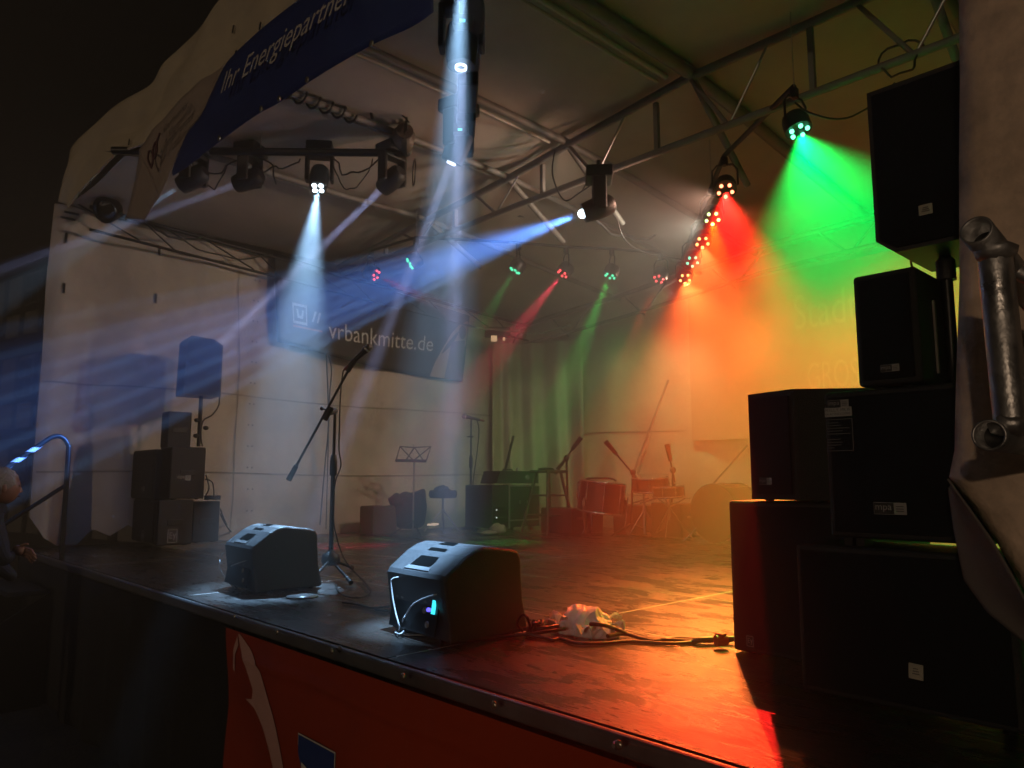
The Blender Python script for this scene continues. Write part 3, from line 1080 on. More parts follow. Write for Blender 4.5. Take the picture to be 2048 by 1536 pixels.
# chain hoist with its cable bundle at the bar end
ho = thing('chain_hoist', onZ(808, 285, 3.4), 'dusty chain hoist with coiled cables at the end of the front bar', 'hoist')
p = onZ(806, 278, 3.42)
MB().lathe([(0.07, -0.13), (0.095, -0.12), (0.095, 0.05), (0.07, 0.06), (0.07, 0.13)], p, (0.9, -0.5, 0.1), 16).obj('motor', mat('hoist_paint', (0.15, 0.12, 0.10), 0.5, 0.3, var=0.4, nscale=20, bump=0.4), ho)
MB().box(p + V((-0.12, 0.06, 0.01)), (0.16, 0.14, 0.15), Matrix.Rotation(0.5, 3, 'Z')).obj('gear_case', DSTEEL, ho, bevel=0.02)
MB().path([p + V((0, 0, 0.09)), p + V((0.02, 0, 0.12)), p + V((0.01, 0, 0.14)), (p.x, p.y, roof_z(p.x, p.y) - 0.05)], 0.010, 6).obj('hook', DSTEEL, ho)
for i in range(5):
    r_ = 0.08 + 0.015 * i
    ctr = p + V((0.02 + 0.015 * i, -0.02, -0.02))
    MB().path([ctr + V((r_ * math.cos(a) * 0.7, -r_ * math.cos(a) * 0.5, r_ * 1.15 * math.sin(a))) for a in [2 * math.pi * j / 18 for j in range(18)]], 0.006, 5).obj('cable_coil', CABLE, ho)
# dangling wires between lamps
cabs = []


def cable(pts, r, label, name='cable', group='cables slung under the roof', m=None):
    o = MB().path(pts, r, 6).obj(name, m or CABLE)
    return tag(o, label, 'cable', group)


def zr(px_, z=RIG): return onZ(*px_, z + FBAR - RIG)


cable(sag(zr((330, 312)), zr((480, 318)), 0.14, wob=0.05, seed=1), 0.007, 'black cable drooping between the first two heads on the front bar')
cable(sag(zr((385, 325), 2.9), zr((455, 330), 2.9), 0.22, wob=0.06, seed=2), 0.006, 'thin looped cable hanging beside the head behind the banner')
cable(sag(zr((500, 318)), zr((600, 318)), 0.09, wob=0.08, seed=3), 0.007, 'black cable tangled between the second head and the four lens head')
cable(smooth_path([zr((525, 318)), zr((545, 330), 2.85), zr((547, 350), 2.8), zr((552, 368), 2.75)]), 0.007, 'loose cable end hanging below the front bar')
cable(sag(zr((660, 318)), zr((760, 316)), 0.13, wob=0.06, seed=4), 0.007, 'black cable drooping between the four lens head and the hoist')
cable(sag(zr((665, 330), 2.85), zr((745, 318), 2.9), 0.24, wob=0.05, seed=5), 0.005, 'thin deep cable loop right of the four lens head')
p = onZ(828, 345, 3.2)
cable([p + V((0.09 * math.cos(a), -0.05 * math.cos(a), 0.11 * math.sin(a))) for a in [2 * math.pi * j / 16 for j in range(17)]], 0.006, 'small coil of cable hanging under the hoist')
# cable wrapped round the roof beam behind the banner, splitter box
beam4 = [V((-4.95, y, roof_z(-4.95, y) - 0.06)) for y in (2.2, 3.6)]
hel = []
for i in range(90):
    t_ = i / 89
    b = beam4[0].lerp(beam4[1], t_ * 0.55)
    a = t_ * 14 * math.pi
    hel.append(b + V((0.05 * math.cos(a), 0, 0.05 * math.sin(a))))
cable(hel, 0.010, 'thick black cable wound round the roof beam behind the blue banner')
b = onX(735, 190, -4.9)
sb = tag(MB().box(b, (0.08, 0.22, 0.10)).obj('junction_box', BLACKP, bevel=0.01), 'black junction box strapped to the cable wrapped roof beam', 'box')
cable(smooth_path([b + V((0, 0, -0.04)), onX(745, 215, -4.88), onX(780, 212, -4.8), onX(840, 205, -4.6), onX(870, 165, -4.3)]), 0.007, 'cable running from the junction box up to the dark column')
cable(smooth_path([b + V((0, -0.03, -0.04)), onX(740, 220, -4.9), onX(745, 238, -4.9)]), 0.012, 'short stub of cable below the junction box')
cable(smooth_path([b, onX(760, 218, -4.9), onX(800, 228, -4.8), onX(818, 245, -4.7)]), 0.006, 'cable from the junction box down to the hoist hook')
# wires round the truss end above the blue lamp
cable(smooth_path([onY(1110, 300, YTR - 0.06), onY(1105, 350, YTR - 0.06), onY(1128, 400, YTR - 0.08), onY(1160, 385, YTR - 0.05), onY(1210, 350, YTR - 0.05)]), 0.007, 'cable looping from the truss end to the blue fan lamp')
cable(smooth_path([onY(1165, 380, YTR - 0.06), onY(1190, 345, YTR - 0.06), onY(1212, 370, YTR - 0.06), onY(1200, 410, YTR - 0.06), onY(1185, 440, YTR)]), 0.006, 'round cable loop behind the blue fan lamp')
cable(sag(onY(1180, 430, YTR + 0.2), onY(1310, 470, YTR + 1.5), 0.12, wob=0.05, seed=6), 0.012, 'drooping cable from the blue fan lamp toward the back wall')
cable(smooth_path([onY(1235, 440, 5.0), onY(1250, 480, 5.1), onY(1290, 505, 5.5), onY(1370, 520, 6.0)]), 0.006, 'thin cable hanging toward the amber par cans')
cable(sag(onX(300, 445, XL + 0.3), onX(405, 472, XL + 0.3), 0.10, wob=0.03, seed=7), 0.012, 'dark cable sagging along the top of the side wall')
cable(sag(onX(330, 455, XL + 0.3), onX(545, 508, XL + 0.3), 0.16, wob=0.03, seed=8), 0.008, 'long thin cable sagging under the side wall truss')
cable(sag(onY(1590, 205, YTR - 0.3), onY(1790, 165, YTR - 0.3), 0.16, wob=0.02, seed=9), 0.006, 'thin cable sagging from the green par can to the truss')
p = onY(1800, 118, YTR)
cable([p + V((0.12 * math.cos(a) * (1 + 0.2 * math.sin(3 * a)), 0.02 * math.sin(5 * a), 0.10 * math.sin(a))) for a in [2 * math.pi * j / 24 for j in range(25)]], 0.007, 'coil of cable tied to the truss above the speaker stack')
cable(smooth_path([onX(652, 705, XL + 0.35), onX(655, 760, XL + 0.3), onX(657, 850, XL + 0.25), onX(650, 930, XL + 0.2), onX(640, 1050, XL + 0.2)]), 0.008, 'thin cable hanging down the side wall behind the mic stand')
cable(smooth_path([onX(655, 705, XL + 0.35), onX(663, 740, XL + 0.3), onX(659, 800, XL + 0.25), onX(655, 950, XL + 0.2), onX(652, 1058, XL + 0.2)]), 0.007, 'second thin cable beside it behind the mic stand pole')

# small work light with paper tags on the corner strut
wlp = onX(995, 672, -7.3)
wl_ = thing('work_light', wlp, 'small work light with two pale panes painted bright on a strut by the bank banner', 'work light')
qz = Matrix.Rotation(R(50), 3, 'Z')
MB().box(wlp + V((0, 0, 0.05)), (0.34, 0.08, 0.14), qz).obj('housing', BLACKM, wl_, bevel=0.012)
sa, sb_ = onX(952, 655, -7.3), onX(1075, 668, -7.0)
MB().path([sa, sb_, onX(1140, 650, -6.6)], 0.014, 7).obj('strut', DSTEEL, wl_)
EM = mat('pane_reflection', (0.5, 0.4, 0.3), 0.4, emit=(1.0, 0.62, 0.33), estr=0.75)  # emission stands in for light reflected off the two pale plates
n_ = (CAM - wlp).normalized()
u_ = n_.cross(V((0, 0, 1))).normalized() * -1
for (cx, cz, w_, h_) in ((988, 677, 0.080, 0.080), (1008, 678, 0.028, 0.045)):
    p = onP(cx, cz, wlp + n_ * 0.09, n_)
    MB().prism([p - u_ * w_ / 2 - V((0, 0, h_ / 2)), p + u_ * w_ / 2 - V((0, 0, h_ / 2)), p + u_ * w_ / 2 + V((0, 0, h_ / 2)), p - u_ * w_ / 2 + V((0, 0, h_ / 2))], -n_ * 0.05).obj('pane', EM, wl_, bevel=0.004)
# tiny red standby light
p = onX(1031, 430, -5.6)
sl = thing('control_box', p, 'small black control box with a red standby dot behind the blue fan', 'box')
MB().box(p + V((0, 0.06, 0.02)), (0.10, 0.08, 0.07)).obj('housing', BLACKP, sl, bevel=0.008)
MB().blob(p, (0.010, 0.010, 0.010), 8).obj('standby_light', LED_MATS['dimred'], sl)
MB().tube(p + V((0, 0.06, 0.05)), (p.x, p.y + 0.06, roof_z(p.x, p.y)), 0.008).obj('hanger', DSTEEL, sl)
# unlit lamp with glinting glass at the tent corner
p = onY(213, 420, 1.95)
ul = thing('unlit_floodlight', p, 'unlit round floodlight with glinting glass at the tent corner', 'floodlight')
ax_ = V((0.45, -0.75, -0.45)).normalized()
MB().lathe([(0.05, -0.16), (0.10, -0.10), (0.125, 0.0), (0.125, 0.035), (0.115, 0.035), (0.105, 0.0), (0.02, -0.08)], p, ax_, 22).obj('reflector_body', mat('worn_lamp', (0.05, 0.05, 0.05), 0.25, 0.8, var=0.3), ul)
MB().lathe([(0.112, 0.0), (0.10, 0.012), (0.05, 0.024), (0.0, 0.028)], p, ax_, 22).obj('glass', mat('lamp_glass', (0.25, 0.24, 0.22), 0.03, 0.9), ul)
MB().tube(p - ax_ * 0.1, p - ax_ * 0.1 + V((0.0, 0.05, 0.25)), 0.012).obj('bracket', DSTEEL, ul)

# ------------------------------------------------------------------ front canopy and blue banner
NF = V((0.088, -1.0, 0)).normalized()
PF = V((-8.0, 1.62, 3.3))


def fas(x, y, off=0.0):
    return onP(x, y, PF + NF * off, NF)


def strip(mb, up, lo, off, rows=8, mi=0, sub=5, wav=0.0, seed=0.0):
    U = smooth_path([V((a, b, 0)) for a, b in up], sub)
    L = smooth_path([V((a, b, 0)) for a, b in lo], sub)
    n = len(U) - 1

    def fn(u, v):
        i = min(int(round(u * n)), n)
        A, B = fas(U[i].x, U[i].y, off), fas(L[i].x, L[i].y, off)
        p = A.lerp(B, v)
        return p + NF * (wav * (0.6 * math.sin(u * 9 + v * 2.5 + seed) + 0.8 * noise.noise(V((u * 7 + seed, v * 3, seed)))) * math.sin(min(1, v * 1.0 + 0.15) * math.pi))
    return mb.grid(fn, n, rows, mi)


can = thing('canopy_valance', (-5.5, 1.9, 3.6), 'beige fabric valance curving along the front edge of the tent roof', 'canopy')
T = [(128, 402), (142, 330), (152, 288), (205, 236), (250, 200), (300, 166), (326, 125), (360, 90), (400, 50), (440, 5), (505, -60), (610, -150), (868, -330)]
B = [(136, 412), (160, 382), (190, 350), (232, 306), (262, 296), (290, 285), (320, 262), (352, 228), (400, 180), (452, 128), (520, 70), (640, -30), (868, -140)]
MB_ = MB()
strip(MB_, T, B, 0.0, 14, 0, 8, 0.07)
MB_.obj('valance', CANOPY, can, solid=0.004)
hem = MB()
hem.path([fas(x, y, 0.012) for x, y in [(136, 412), (160, 382), (190, 350), (232, 306), (262, 296), (290, 285)]], 0.012, 6)
hem.obj('hem', CANOPY, can)
for p in [(466, 58), (520, 52), (471, 108), (258, 284), (180, 366), (158, 390)]:
    c_ = fas(p[0], p[1], 0.02)
    MB().box(c_, (0.014, 0.006, 0.05), Matrix.Rotation(0.25, 3, 'Y')).obj('toggle', BLACKM, can)
for p in [(140, 420), (168, 405)]:
    pass
fbn = thing('fascia_banner', (-5.0, 1.85, 3.3), 'dark blue and white energy company banner strung along the canopy front', 'banner')
U1 = [(252, 437), (268, 370), (280, 301)]
L1 = [(290, 440), (304, 415), (318, 395)]
U2 = [(280, 301), (308, 256), (342, 219), (403, 161), (446, 134)]
L2 = [(318, 395), (330, 362), (342, 339), (343, 337), (344, 335)]
U3 = [(446, 134), (470, 106), (513, 65), (581, 10), (650, -40), (760, -95), (862, -130)]
U2 = [(280, 301), (300, 266), (342, 219), (390, 172), (448, 130)]
L2 = [(318, 395), (328, 366), (344, 336), (350, 322), (356, 308)]
w_ = MB()
strip(w_, U1, L1, 0.10, 5, 0, 4)
w_.obj('white_tail', mat('white_vinyl', (0.42, 0.35, 0.30), 0.5, var=0.1, nscale=4), fbn, solid=0.003)
w_ = MB()
# white field: between the upper edge and the slanting border with the blue
WU = [(280, 301), (300, 266), (322, 240), (342, 219), (372, 190), (403, 161), (426, 146), (448, 132)]
WL = [(318, 395), (332, 366), (344, 338), (355, 308), (376, 267), (403, 232), (424, 188), (449, 136)]
strip(w_, WU, WL, 0.10, 8, 0, 4, 0.03, 2.0)
w_.obj('white_field', MATS['white_vinyl'], fbn, solid=0.003)
w_ = MB()
BU = [(344, 338), (355, 308), (376, 267), (403, 232), (424, 188), (449, 134), (470, 106), (513, 65), (581, 10), (650, -40), (760, -95), (862, -130)]
BL = [(346, 352), (365, 340), (385, 326), (412, 304), (440, 283), (480, 253), (520, 226), (560, 204), (640, 150), (740, 92), (825, 53), (867, 24)]
strip(w_, BU, BL, 0.10, 10, 0, 5, 0.02, 5.0)
w_.obj('blue_field', BLUEV, fbn, solid=0.003)
tx = MB()
a, b = fas(441, 187, 0.155), fas(700, 2, 0.155)
upv = (fas(452, 148, 0.155) - fas(441, 187, 0.155)).normalized()
put_text(tx, 'Ihr Energiepartner', a, b - a, upv, vs_scale=1.12)
tx.obj('lettering', WHITEP, fbn)
INK = mat('dark_red_print', (0.10, 0.025, 0.035), 0.5)
tx = MB()
a, b = fas(322, 272, 0.15), fas(372, 217, 0.15)
upv = (fas(330, 250, 0.15) - fas(322, 272, 0.15)).normalized()
put_text(tx, 'Stadtwerke', a, b - a, upv, vs_scale=1.5)
GI = mat('grey_ink', (0.02, 0.018, 0.022), 0.5)
tx.obj('lettering', GI, fbn)
tx = MB()
a, b = fas(319, 309, 0.15), fas(386, 236, 0.15)
put_text(tx, 'Großalmerode', a, b - a, upv, vs_scale=1.7)
tx.obj('lettering', GI, fbn)
em = MB()
for pts in ([(303, 336), (296, 318), (299, 302), (307, 312), (303, 334)], [(306, 322), (306, 300), (312, 284), (314, 300), (308, 318)], [(310, 312), (314, 285), (320, 266)]):
    em.path(smooth_path([fas(x, y, 0.15) for x, y in pts], 5), 0.008, 5)
em.obj('emblem', INK, fbn)
for p in [(254, 437), (745, 88), (616, 160), (560, 198), (524, 218), (440, 277)]:
    c_ = fas(p[0], p[1], 0.115)
    MB().lathe([(0.008, 0), (0.018, 0.004), (0.018, 0.009), (0.008, 0.010)], c_, NF, 12).obj('eyelet', MATS['brass_eyelet'], fbn)

# dark blue bank banner hung inside the side wall
XV = XL + 0.12
vb = thing('bank_banner', (XV, 5.2, 2.5), 'dark navy bank banner with white web address on the side wall', 'banner')
c00, c10, c11, c01 = onX(553, 684, XV), onX(921, 765, XV - 0.02), onX(937, 632, XV - 0.02), onX(545, 505, XV)


def vbs(u, v, d=0.0):
    p = c00.lerp(c10, u).lerp(c01.lerp(c11, u), v)
    p.z -= 0.05 * math.sin(u * math.pi) * (1 - v)
    p.x += d + 0.03 * math.sin(u * 7 + v) * (1 - v) + 0.02
    return p


MB().grid(vbs, 60, 16).obj('vinyl_sheet', NAVYV, vb, solid=0.003)
tx = MB()


def vb_text(body, u0, v0, u1, v1, k):
    vs, fs = text_shape(body)
    W = u1 - u0
    tx.add([vbs(u0 + W * p.x, v0 + (v1 - v0) * p.x + p.y * k * W, 0.010) for p in vs], fs)


vb_text('vrbankmitte.de', 0.235, 0.20, 0.80, 0.36, 3.1)
tx.obj('lettering', mat('white_print_inside', (0.62, 0.62, 0.60), 0.5), vb)
lgm = MB()


def vbp(pts, d, mi):
    lgm.add([vbs(u, v, d) for u, v in pts], [tuple(range(len(pts)))], mi)


vbp([(0.07, 0.26), (0.135, 0.27), (0.135, 0.50), (0.07, 0.49)], 0.009, 1)
vbp([(0.076, 0.29), (0.129, 0.30), (0.129, 0.47), (0.076, 0.46)], 0.011, 0)
vbp([(0.09, 0.33), (0.115, 0.33), (0.12, 0.43), (0.112, 0.43), (0.108, 0.36), (0.098, 0.36), (0.094, 0.43), (0.086, 0.43)], 0.013, 1)
vbp([(0.145, 0.27), (0.205, 0.285), (0.205, 0.50), (0.145, 0.49)], 0.009, 0)
vbp([(0.155, 0.33), (0.163, 0.33), (0.180, 0.46), (0.170, 0.46)], 0.013, 1)
vbp([(0.178, 0.33), (0.186, 0.33), (0.200, 0.46), (0.190, 0.46)], 0.013, 1)
vbp([(0.07, 0.215), (0.205, 0.24), (0.205, 0.262), (0.07, 0.238)], 0.010, 2)
lgm.obj('logo', [mat('logo_blue', (0.01, 0.02, 0.05), 0.5), mat('logo_grey', (0.45, 0.45, 0.44), 0.5), mat('orange_print', (0.40, 0.13, 0.04), 0.5)], vb)
ph = MB()
hand = [(0.80, 0.0), (0.82, 0.20), (0.86, 0.45), (0.90, 0.68), (0.94, 0.83), (0.985, 0.93), (0.995, 0.93), (0.995, 0.55), (0.93, 0.50), (0.905, 0.0)]
ph.add([vbs(u, v * 0.95 + 0.02, 0.008) for u, v in hand], [tuple(range(len(hand)))], 0)
card = [(0.885, 0.0), (0.905, 0.53), (0.985, 0.60), (0.985, 0.02)]
ph.add([vbs(u, v + 0.015, 0.011) for u, v in card], [tuple(range(4))], 1)
nail = [(0.965 + 0.022 * math.cos(a), 0.72 + 0.10 * math.sin(a)) for a in [2 * math.pi * i / 14 for i in range(14)]]
ph.add([vbs(u, v, 0.011) for u, v in nail], [tuple(range(14))], 2)
ph.obj('printed_hand', [mat('print_skin', (0.42, 0.30, 0.24), 0.5), mat('print_plum', (0.09, 0.035, 0.08), 0.5), mat('print_brown', (0.07, 0.04, 0.03), 0.5)], vb)

# ================================================================== SPEAKERS
def label_mpa(parent, o, u, n, w=0.055, h=0.018):
    """small two part maker label: mpa on black, grey block"""
    u, n = V(u).normalized(), V(n).normalized()
    z = V((0, 0, 1))
    o = V(o)

    def q(x0, z0, x1, z1, d):
        return [o + u * x0 + z * z0 + n * d, o + u * x1 + z * z0 + n * d, o + u * x1 + z * z1 + n * d, o + u * x0 + z * z1 + n * d]
    m_ = MB()
    m_.prism(q(0, 0, w, h, 0.001)[::-1], n * -0.003 + n * 0.004, 1)
    m_.quad(*q(0.001, 0.001, w * 0.62, h - 0.001, 0.003), mi=0)
    put_text(m_, 'mpa', o + u * (w * 0.06) + z * (h * 0.38) + n * 0.0042, u * (w * 0.50), z, mi=1)
    for k in range(3):
        m_.quad(*q(w * 0.68, h * (0.25 + 0.2 * k), w * 0.92, h * (0.31 + 0.2 * k), 0.0036), mi=0)
    m_.obj('maker_label', [BLACKP, GREYP], parent)


def label_ey(parent, o, u, n, s=0.03):
    u, n, z, o = V(u).normalized(), V(n).normalized(), V((0, 0, 1)), V(o)
    m_ = MB()

    def q(x0, z0, x1, z1, d):
        return [o + u * x0 * s + z * z0 * s + n * d, o + u * x1 * s + z * z0 * s + n * d, o + u * x1 * s + z * z1 * s + n * d, o + u * x0 * s + z * z1 * s + n * d]
    for r_ in ((0, 0, 1, 0.08), (0, 1.32, 1, 1.4), (0, 0.08, 0.08, 1.32), (0.92, 0.08, 1, 1.32)):
        m_.quad(*q(*r_, 0.003))
    for r_ in ((0.2, 0.45, 0.28, 1.1), (0.28, 1.02, 0.5, 1.1), (0.28, 0.73, 0.48, 0.81), (0.28, 0.45, 0.5, 0.53)):
        m_.quad(*q(*r_, 0.003))
    m_.add([o + u * x * s + z * y * s + n * 0.003 for x, y in ((0.52, 0.95), (0.62, 0.95), (0.70, 0.72), (0.78, 0.95), (0.88, 0.95), (0.68, 0.25), (0.58, 0.25), (0.66, 0.55))], [tuple(range(8))])
    m_.obj('maker_label', GREYP, parent)


def cabinet(parent, x0, x1, y0, y1, z0, z1, feet=True, side_handle=True, bev=0.012):
    MB().box(((x0 + x1) / 2, (y0 + y1) / 2, (z0 + z1) / 2), (x1 - x0, y1 - y0, z1 - z0)).obj('cabinet', BLACKW, parent, bevel=bev, seg=3)
    MB().box(((x0 + x1) / 2, y0 - 0.004, (z0 + z1) / 2), (x1 - x0 - 0.035, 0.008, z1 - z0 - 0.035)).obj('grille', GRILLE, parent, bevel=0.003)
    if side_handle:
        MB().box((x1 + 0.001, (y0 + y1) / 2, (z0 + z1) / 2), (0.008, 0.14, 0.05)).obj('handle', RUBBER, parent, bevel=0.003)
    if feet:
        for sx in (x0 + 0.05, x1 - 0.05):
            for sy in (y0 + 0.05, y1 - 0.05):
                MB().lathe([(0.016, -0.008), (0.018, 0.0)], (sx, sy, z0), (0, 0, 1), 10).obj('foot', RUBBER, parent)


GR = 'black speakers stacked at the near stage corner'
# bottom of the outer column
YS = 2.60
p = onY(1456, 1000, YS)
xs0 = p.x
zt_ = onY(1454, 1001, YS).z
s1 = thing('subwoofer', (xs0 + 0.25, YS + 0.3, 0), 'black subwoofer with a red lit edge and square white logo standing on the deck', 'speaker', GR)
cabinet(s1, xs0, xs0 + 0.52, YS, YS + 0.58, 0.008, zt_)
a = onY(1497, 1291, YS)
label_ey(s1, (a.x, YS - 0.009, a.z), (1, 0, 0), (0, -1, 0), 0.027)
# wedge shaped box on it
pl = onY(1494, 790, YS)
pr_ = onY(1585, 784, YS - 0.06)
zt2 = pl.z
s2 = thing('speaker', (pl.x + 0.15, YS + 0.15, zt_), 'black angled top box standing on the subwoofer with the red lit edge', 'speaker', GR)
poly = [(pl.x, YS - 0.005, zt_ + 0.008), (pr_.x, YS - 0.06, zt_ + 0.008), (pr_.x + 0.20, YS + 0.10, zt_ + 0.008), (pr_.x + 0.16, YS + 0.36, zt_ + 0.008), (pl.x + 0.10, YS + 0.36, zt_ + 0.008)]
MB().prism([V(q) for q in poly], (0, 0, zt2 - zt_ - 0.008)).obj('cabinet', BLACKW, s2, bevel=0.012, seg=3)
fu = (V(poly[1]) - V(poly[0])).normalized()
fn_ = V((fu.y, -fu.x, 0))
m_ = MB()
b0 = V(poly[0]) + fu * 0.018 + fn_ * 0.002
L_ = (V(poly[1]) - V(poly[0])).length - 0.036
m_.prism([b0 + V((0, 0, 0.02)), b0 + fu * L_ + V((0, 0, 0.02)), b0 + fu * L_ + V((0, 0, zt2 - zt_ - 0.03)), b0 + V((0, 0, zt2 - zt_ - 0.03))], fn_ * 0.005)
m_.obj('grille', GRILLE, s2)
a = onY(1528, 969, YS - 0.04)
label_mpa(s2, a + fn_ * 0.022, fu, fn_, 0.058, 0.024)
for q in poly[:2]:
    MB().lathe([(0.016, -0.007), (0.018, 0.001)], V(q) + V((0.04, 0.07, 0)), (0, 0, 1), 10).obj('foot', RUBBER, s2)

# inner column, in front
YC = 2.30
q0_ = onY(1646, 786, YC)
q1_ = onY(1912, 782, YC)
zc1 = onY(1700, 1092, YC).z
zc2b = onY(1700, 1076, YC).z
X0, X1 = q0_.x, q1_.x + 0.06
s3 = thing('subwoofer', ((X0 + X1) / 2, YC + 0.25, 0), 'black subwoofer with a pale square sticker at the bottom of the near column', 'speaker', GR)
cabinet(s3, X0 - 0.10, X1 + 0.05, YC - 0.03, YC + 0.26, 0.008, zc1, bev=0.014)
a = onY(1819, 1356, YC - 0.04)
b = onY(1846, 1330, YC - 0.04)
m_ = MB().box(((a.x + b.x) / 2, YC - 0.0415, (a.z + b.z) / 2), (b.x - a.x, 0.003, b.z - a.z), Matrix.Rotation(R(3), 3, 'Y'))
m_.obj('sticker', mat('paper_sticker', (0.42, 0.40, 0.33), 0.6, var=0.15, nscale=40), s3)
m_ = MB()
for k in range(3):
    m_.box(((a.x + b.x) / 2, YC - 0.0436, a.z + (b.z - a.z) * (0.35 + 0.17 * k)), ((b.x - a.x) * (0.5 - 0.08 * k), 0.001, 0.003), Matrix.Rotation(R(3), 3, 'Y'))
m_.obj('sticker_print', mat('faded_ink', (0.12, 0.11, 0.10), 0.6), s3)
s3.children[-1]['kind'] = 'stuff'
s4 = thing('speaker', ((X0 + X1) / 2, YC + 0.25, zc1), 'large black box covered with white maker labels in the middle of the near column', 'speaker', GR)
cabinet(s4, X0, X1, YC, YC + 0.26, zc2b, q0_.z, feet=False)
for sx in (onY(1712, 1084, YC).x, X0 + 0.05, X1 - 0.06):
    MB().box((sx, YC + 0.05, (zc1 + zc2b) / 2), (0.035, 0.06, zc2b - zc1)).obj('foot', RUBBER, s4)
a = onY(1657, 817, YC - 0.01)
label_mpa(s4, (a.x, YC - 0.010, a.z), (1, 0, 0), (0, -1, 0), onY(1700, 800, YC).x - a.x, 0.024)
a = onY(1749, 1028, YC - 0.01)
label_mpa(s4, (a.x, YC - 0.010, a.z), (1, 0, 0), (0, -1, 0), onY(1816, 1010, YC).x - a.x, 0.034)
a, b = onY(1653, 835, YC), onY(1706, 815, YC)
m_ = MB()
m_.quad((a.x, YC - 0.0110, a.z), (b.x, YC - 0.0110, a.z), (b.x, YC - 0.0110, a.z + 0.028), (a.x, YC - 0.0110, a.z + 0.028), 1)
put_text(m_, 'M.I.L.L.Y. MK III', (a.x + 0.003, YC - 0.0125, a.z + 0.016), ((b.x - a.x) * 0.9, 0, 0), (0, 0, 1), mi=0, vs_scale=1.1)
put_text(m_, 'PA ACTIVE SYSTEM', (a.x + 0.003, YC - 0.0125, a.z + 0.005), ((b.x - a.x) * 0.9, 0, 0), (0, 0, 1), mi=0, vs_scale=1.0)
za, zb_ = onY(1655, 903, YC).z, onY(1655, 841, YC).z
for r_ in ((a.x, za, b.x, za + 0.002), (b.x - 0.002, za + 0.002, b.x, zb_), (a.x, zb_, b.x, zb_ + 0.002)):
    m_.quad((r_[0], YC - 0.0110, r_[1]), (r_[2], YC - 0.0110, r_[1]), (r_[2], YC - 0.0110, r_[3]), (r_[0], YC - 0.0110, r_[3]), 2)
for k, w_ in enumerate((0.5, 0.62, 0.95, 0.66, 0.97, 0.0, 0.55, 0.64, 0.58, 0.28)):
    if w_:
        zz = zb_ - 0.010 - 0.0085 * k
        m_.quad((a.x + 0.004, YC - 0.0110, zz), (a.x + 0.004 + (b.x - a.x - 0.01) * w_, YC - 0.0110, zz), (a.x + 0.004 + (b.x - a.x - 0.01) * w_, YC - 0.0110, zz + 0.0022), (a.x + 0.004, YC - 0.0110, zz + 0.0022), 2)
lb = m_.obj('spec_label', [BLACKP, mat('label_paper', (0.36, 0.36, 0.35), 0.5), mat('label_lines', (0.13, 0.13, 0.13), 0.5)], s4)
lb['kind'] = 'stuff'
# third box with its right side in view
c_ = onY(1830, 530, YC)
l_ = onY(1704, 556, YC)
zt3 = c_.z
s5 = thing('speaker', ((l_.x + c_.x) / 2, YC + 0.12, q0_.z), 'black narrow box with one mpa label third from the floor in the near column', 'speaker', GR)
rr_ = onX(1907, 560, c_.x)
cabinet(s5, l_.x, c_.x, YC, min(rr_.y, YC + 0.30), q0_.z + 0.008, zt3, side_handle=False)
MB().box((c_.x + 0.003, YC + 0.13, (q0_.z + zt3) / 2 - 0.02), (0.006, 0.012, 0.22)).obj('edge_strip', DSTEEL, s5)
a = onY(1762, 745, YC - 0.01)
label_mpa(s5, (a.x, YC - 0.010, a.z), (1, 0, 0), (0, -1, 0), 0.052, 0.021)
# top speaker on a pole
YT4 = 2.36
tl, br = onY(1733, 187, YT4), onY(1756, 483, YT4)
tr_ = onY(1915, 112, YT4)
xL, zT, zB = tl.x, tl.z, br.z
s6 = thing('pole_speaker', (-0.66, YT4 + 0.15, zB), 'big black speaker at the top of the near column on a pole', 'speaker', GR)
xr = tr_.x + 0.10
poly = [(xL, YT4, zB + 0.0), (xL + 0.055, YT4, zB - 0.045), (xr - 0.055, YT4, zB - 0.045), (xr, YT4, zB), (xr, YT4, zT), (xL, YT4, zT)]
MB().prism([V(q) for q in poly], (0.0, 0.32, 0)).obj('cabinet', BLACKP, s6, bevel=0.014, seg=3)
poly2 = [(xL + 0.015, YT4 - 0.008, zB + 0.002), (xL + 0.06, YT4 - 0.008, zB - 0.032), (xr - 0.06, YT4 - 0.008, zB - 0.032), (xr - 0.015, YT4 - 0.008, zB + 0.002), (xr - 0.015, YT4 - 0.008, zT - 0.018), (xL + 0.015, YT4 - 0.008, zT - 0.018)]
MB().prism([V(q) for q in poly2], (0, 0.010, 0)).obj('grille', GRILLE, s6)
a, b = onY(1838, 432, YT4 - 0.012), onY(1864, 405, YT4 - 0.012)
MB().box(((a.x + b.x) / 2, YT4 - 0.010, (a.z + b.z) / 2), (b.x - a.x, 0.003, b.z - a.z)).obj('sticker', MATS['paper_sticker'], s6)
m_ = MB()
for k in range(3):
    m_.box(((a.x + b.x) / 2, YT4 - 0.012, a.z + (b.z - a.z) * (0.35 + 0.17 * k)), ((b.x - a.x) * (0.6 - 0.1 * k), 0.001, 0.003))
m_.obj('sticker_print', MATS['faded_ink'], s6)
s6.children[-1]['kind'] = 'stuff'
pp = onY(1891, 530, YT4 + 0.16)
MB().tube((pp.x, YT4 + 0.16, 0.02), (pp.x, YT4 + 0.16, zB), 0.0175).obj('pole', BLACKM, s6)
MB().lathe([(0.028, 0), (0.028, 0.06), (0.02, 0.07)], (pp.x, YT4 + 0.16, zB - 0.12), (0, 0, 1), 12).obj('collar', BLACKP, s6)
cable(smooth_path([onY(1835, 500, YT4 + 0.3), onY(1822, 520, YT4 + 0.35), onY(1826, 540, YT4 + 0.4)]), 0.004, 'thin cable hanging under the big pole speaker', group='cables at the near speaker column')

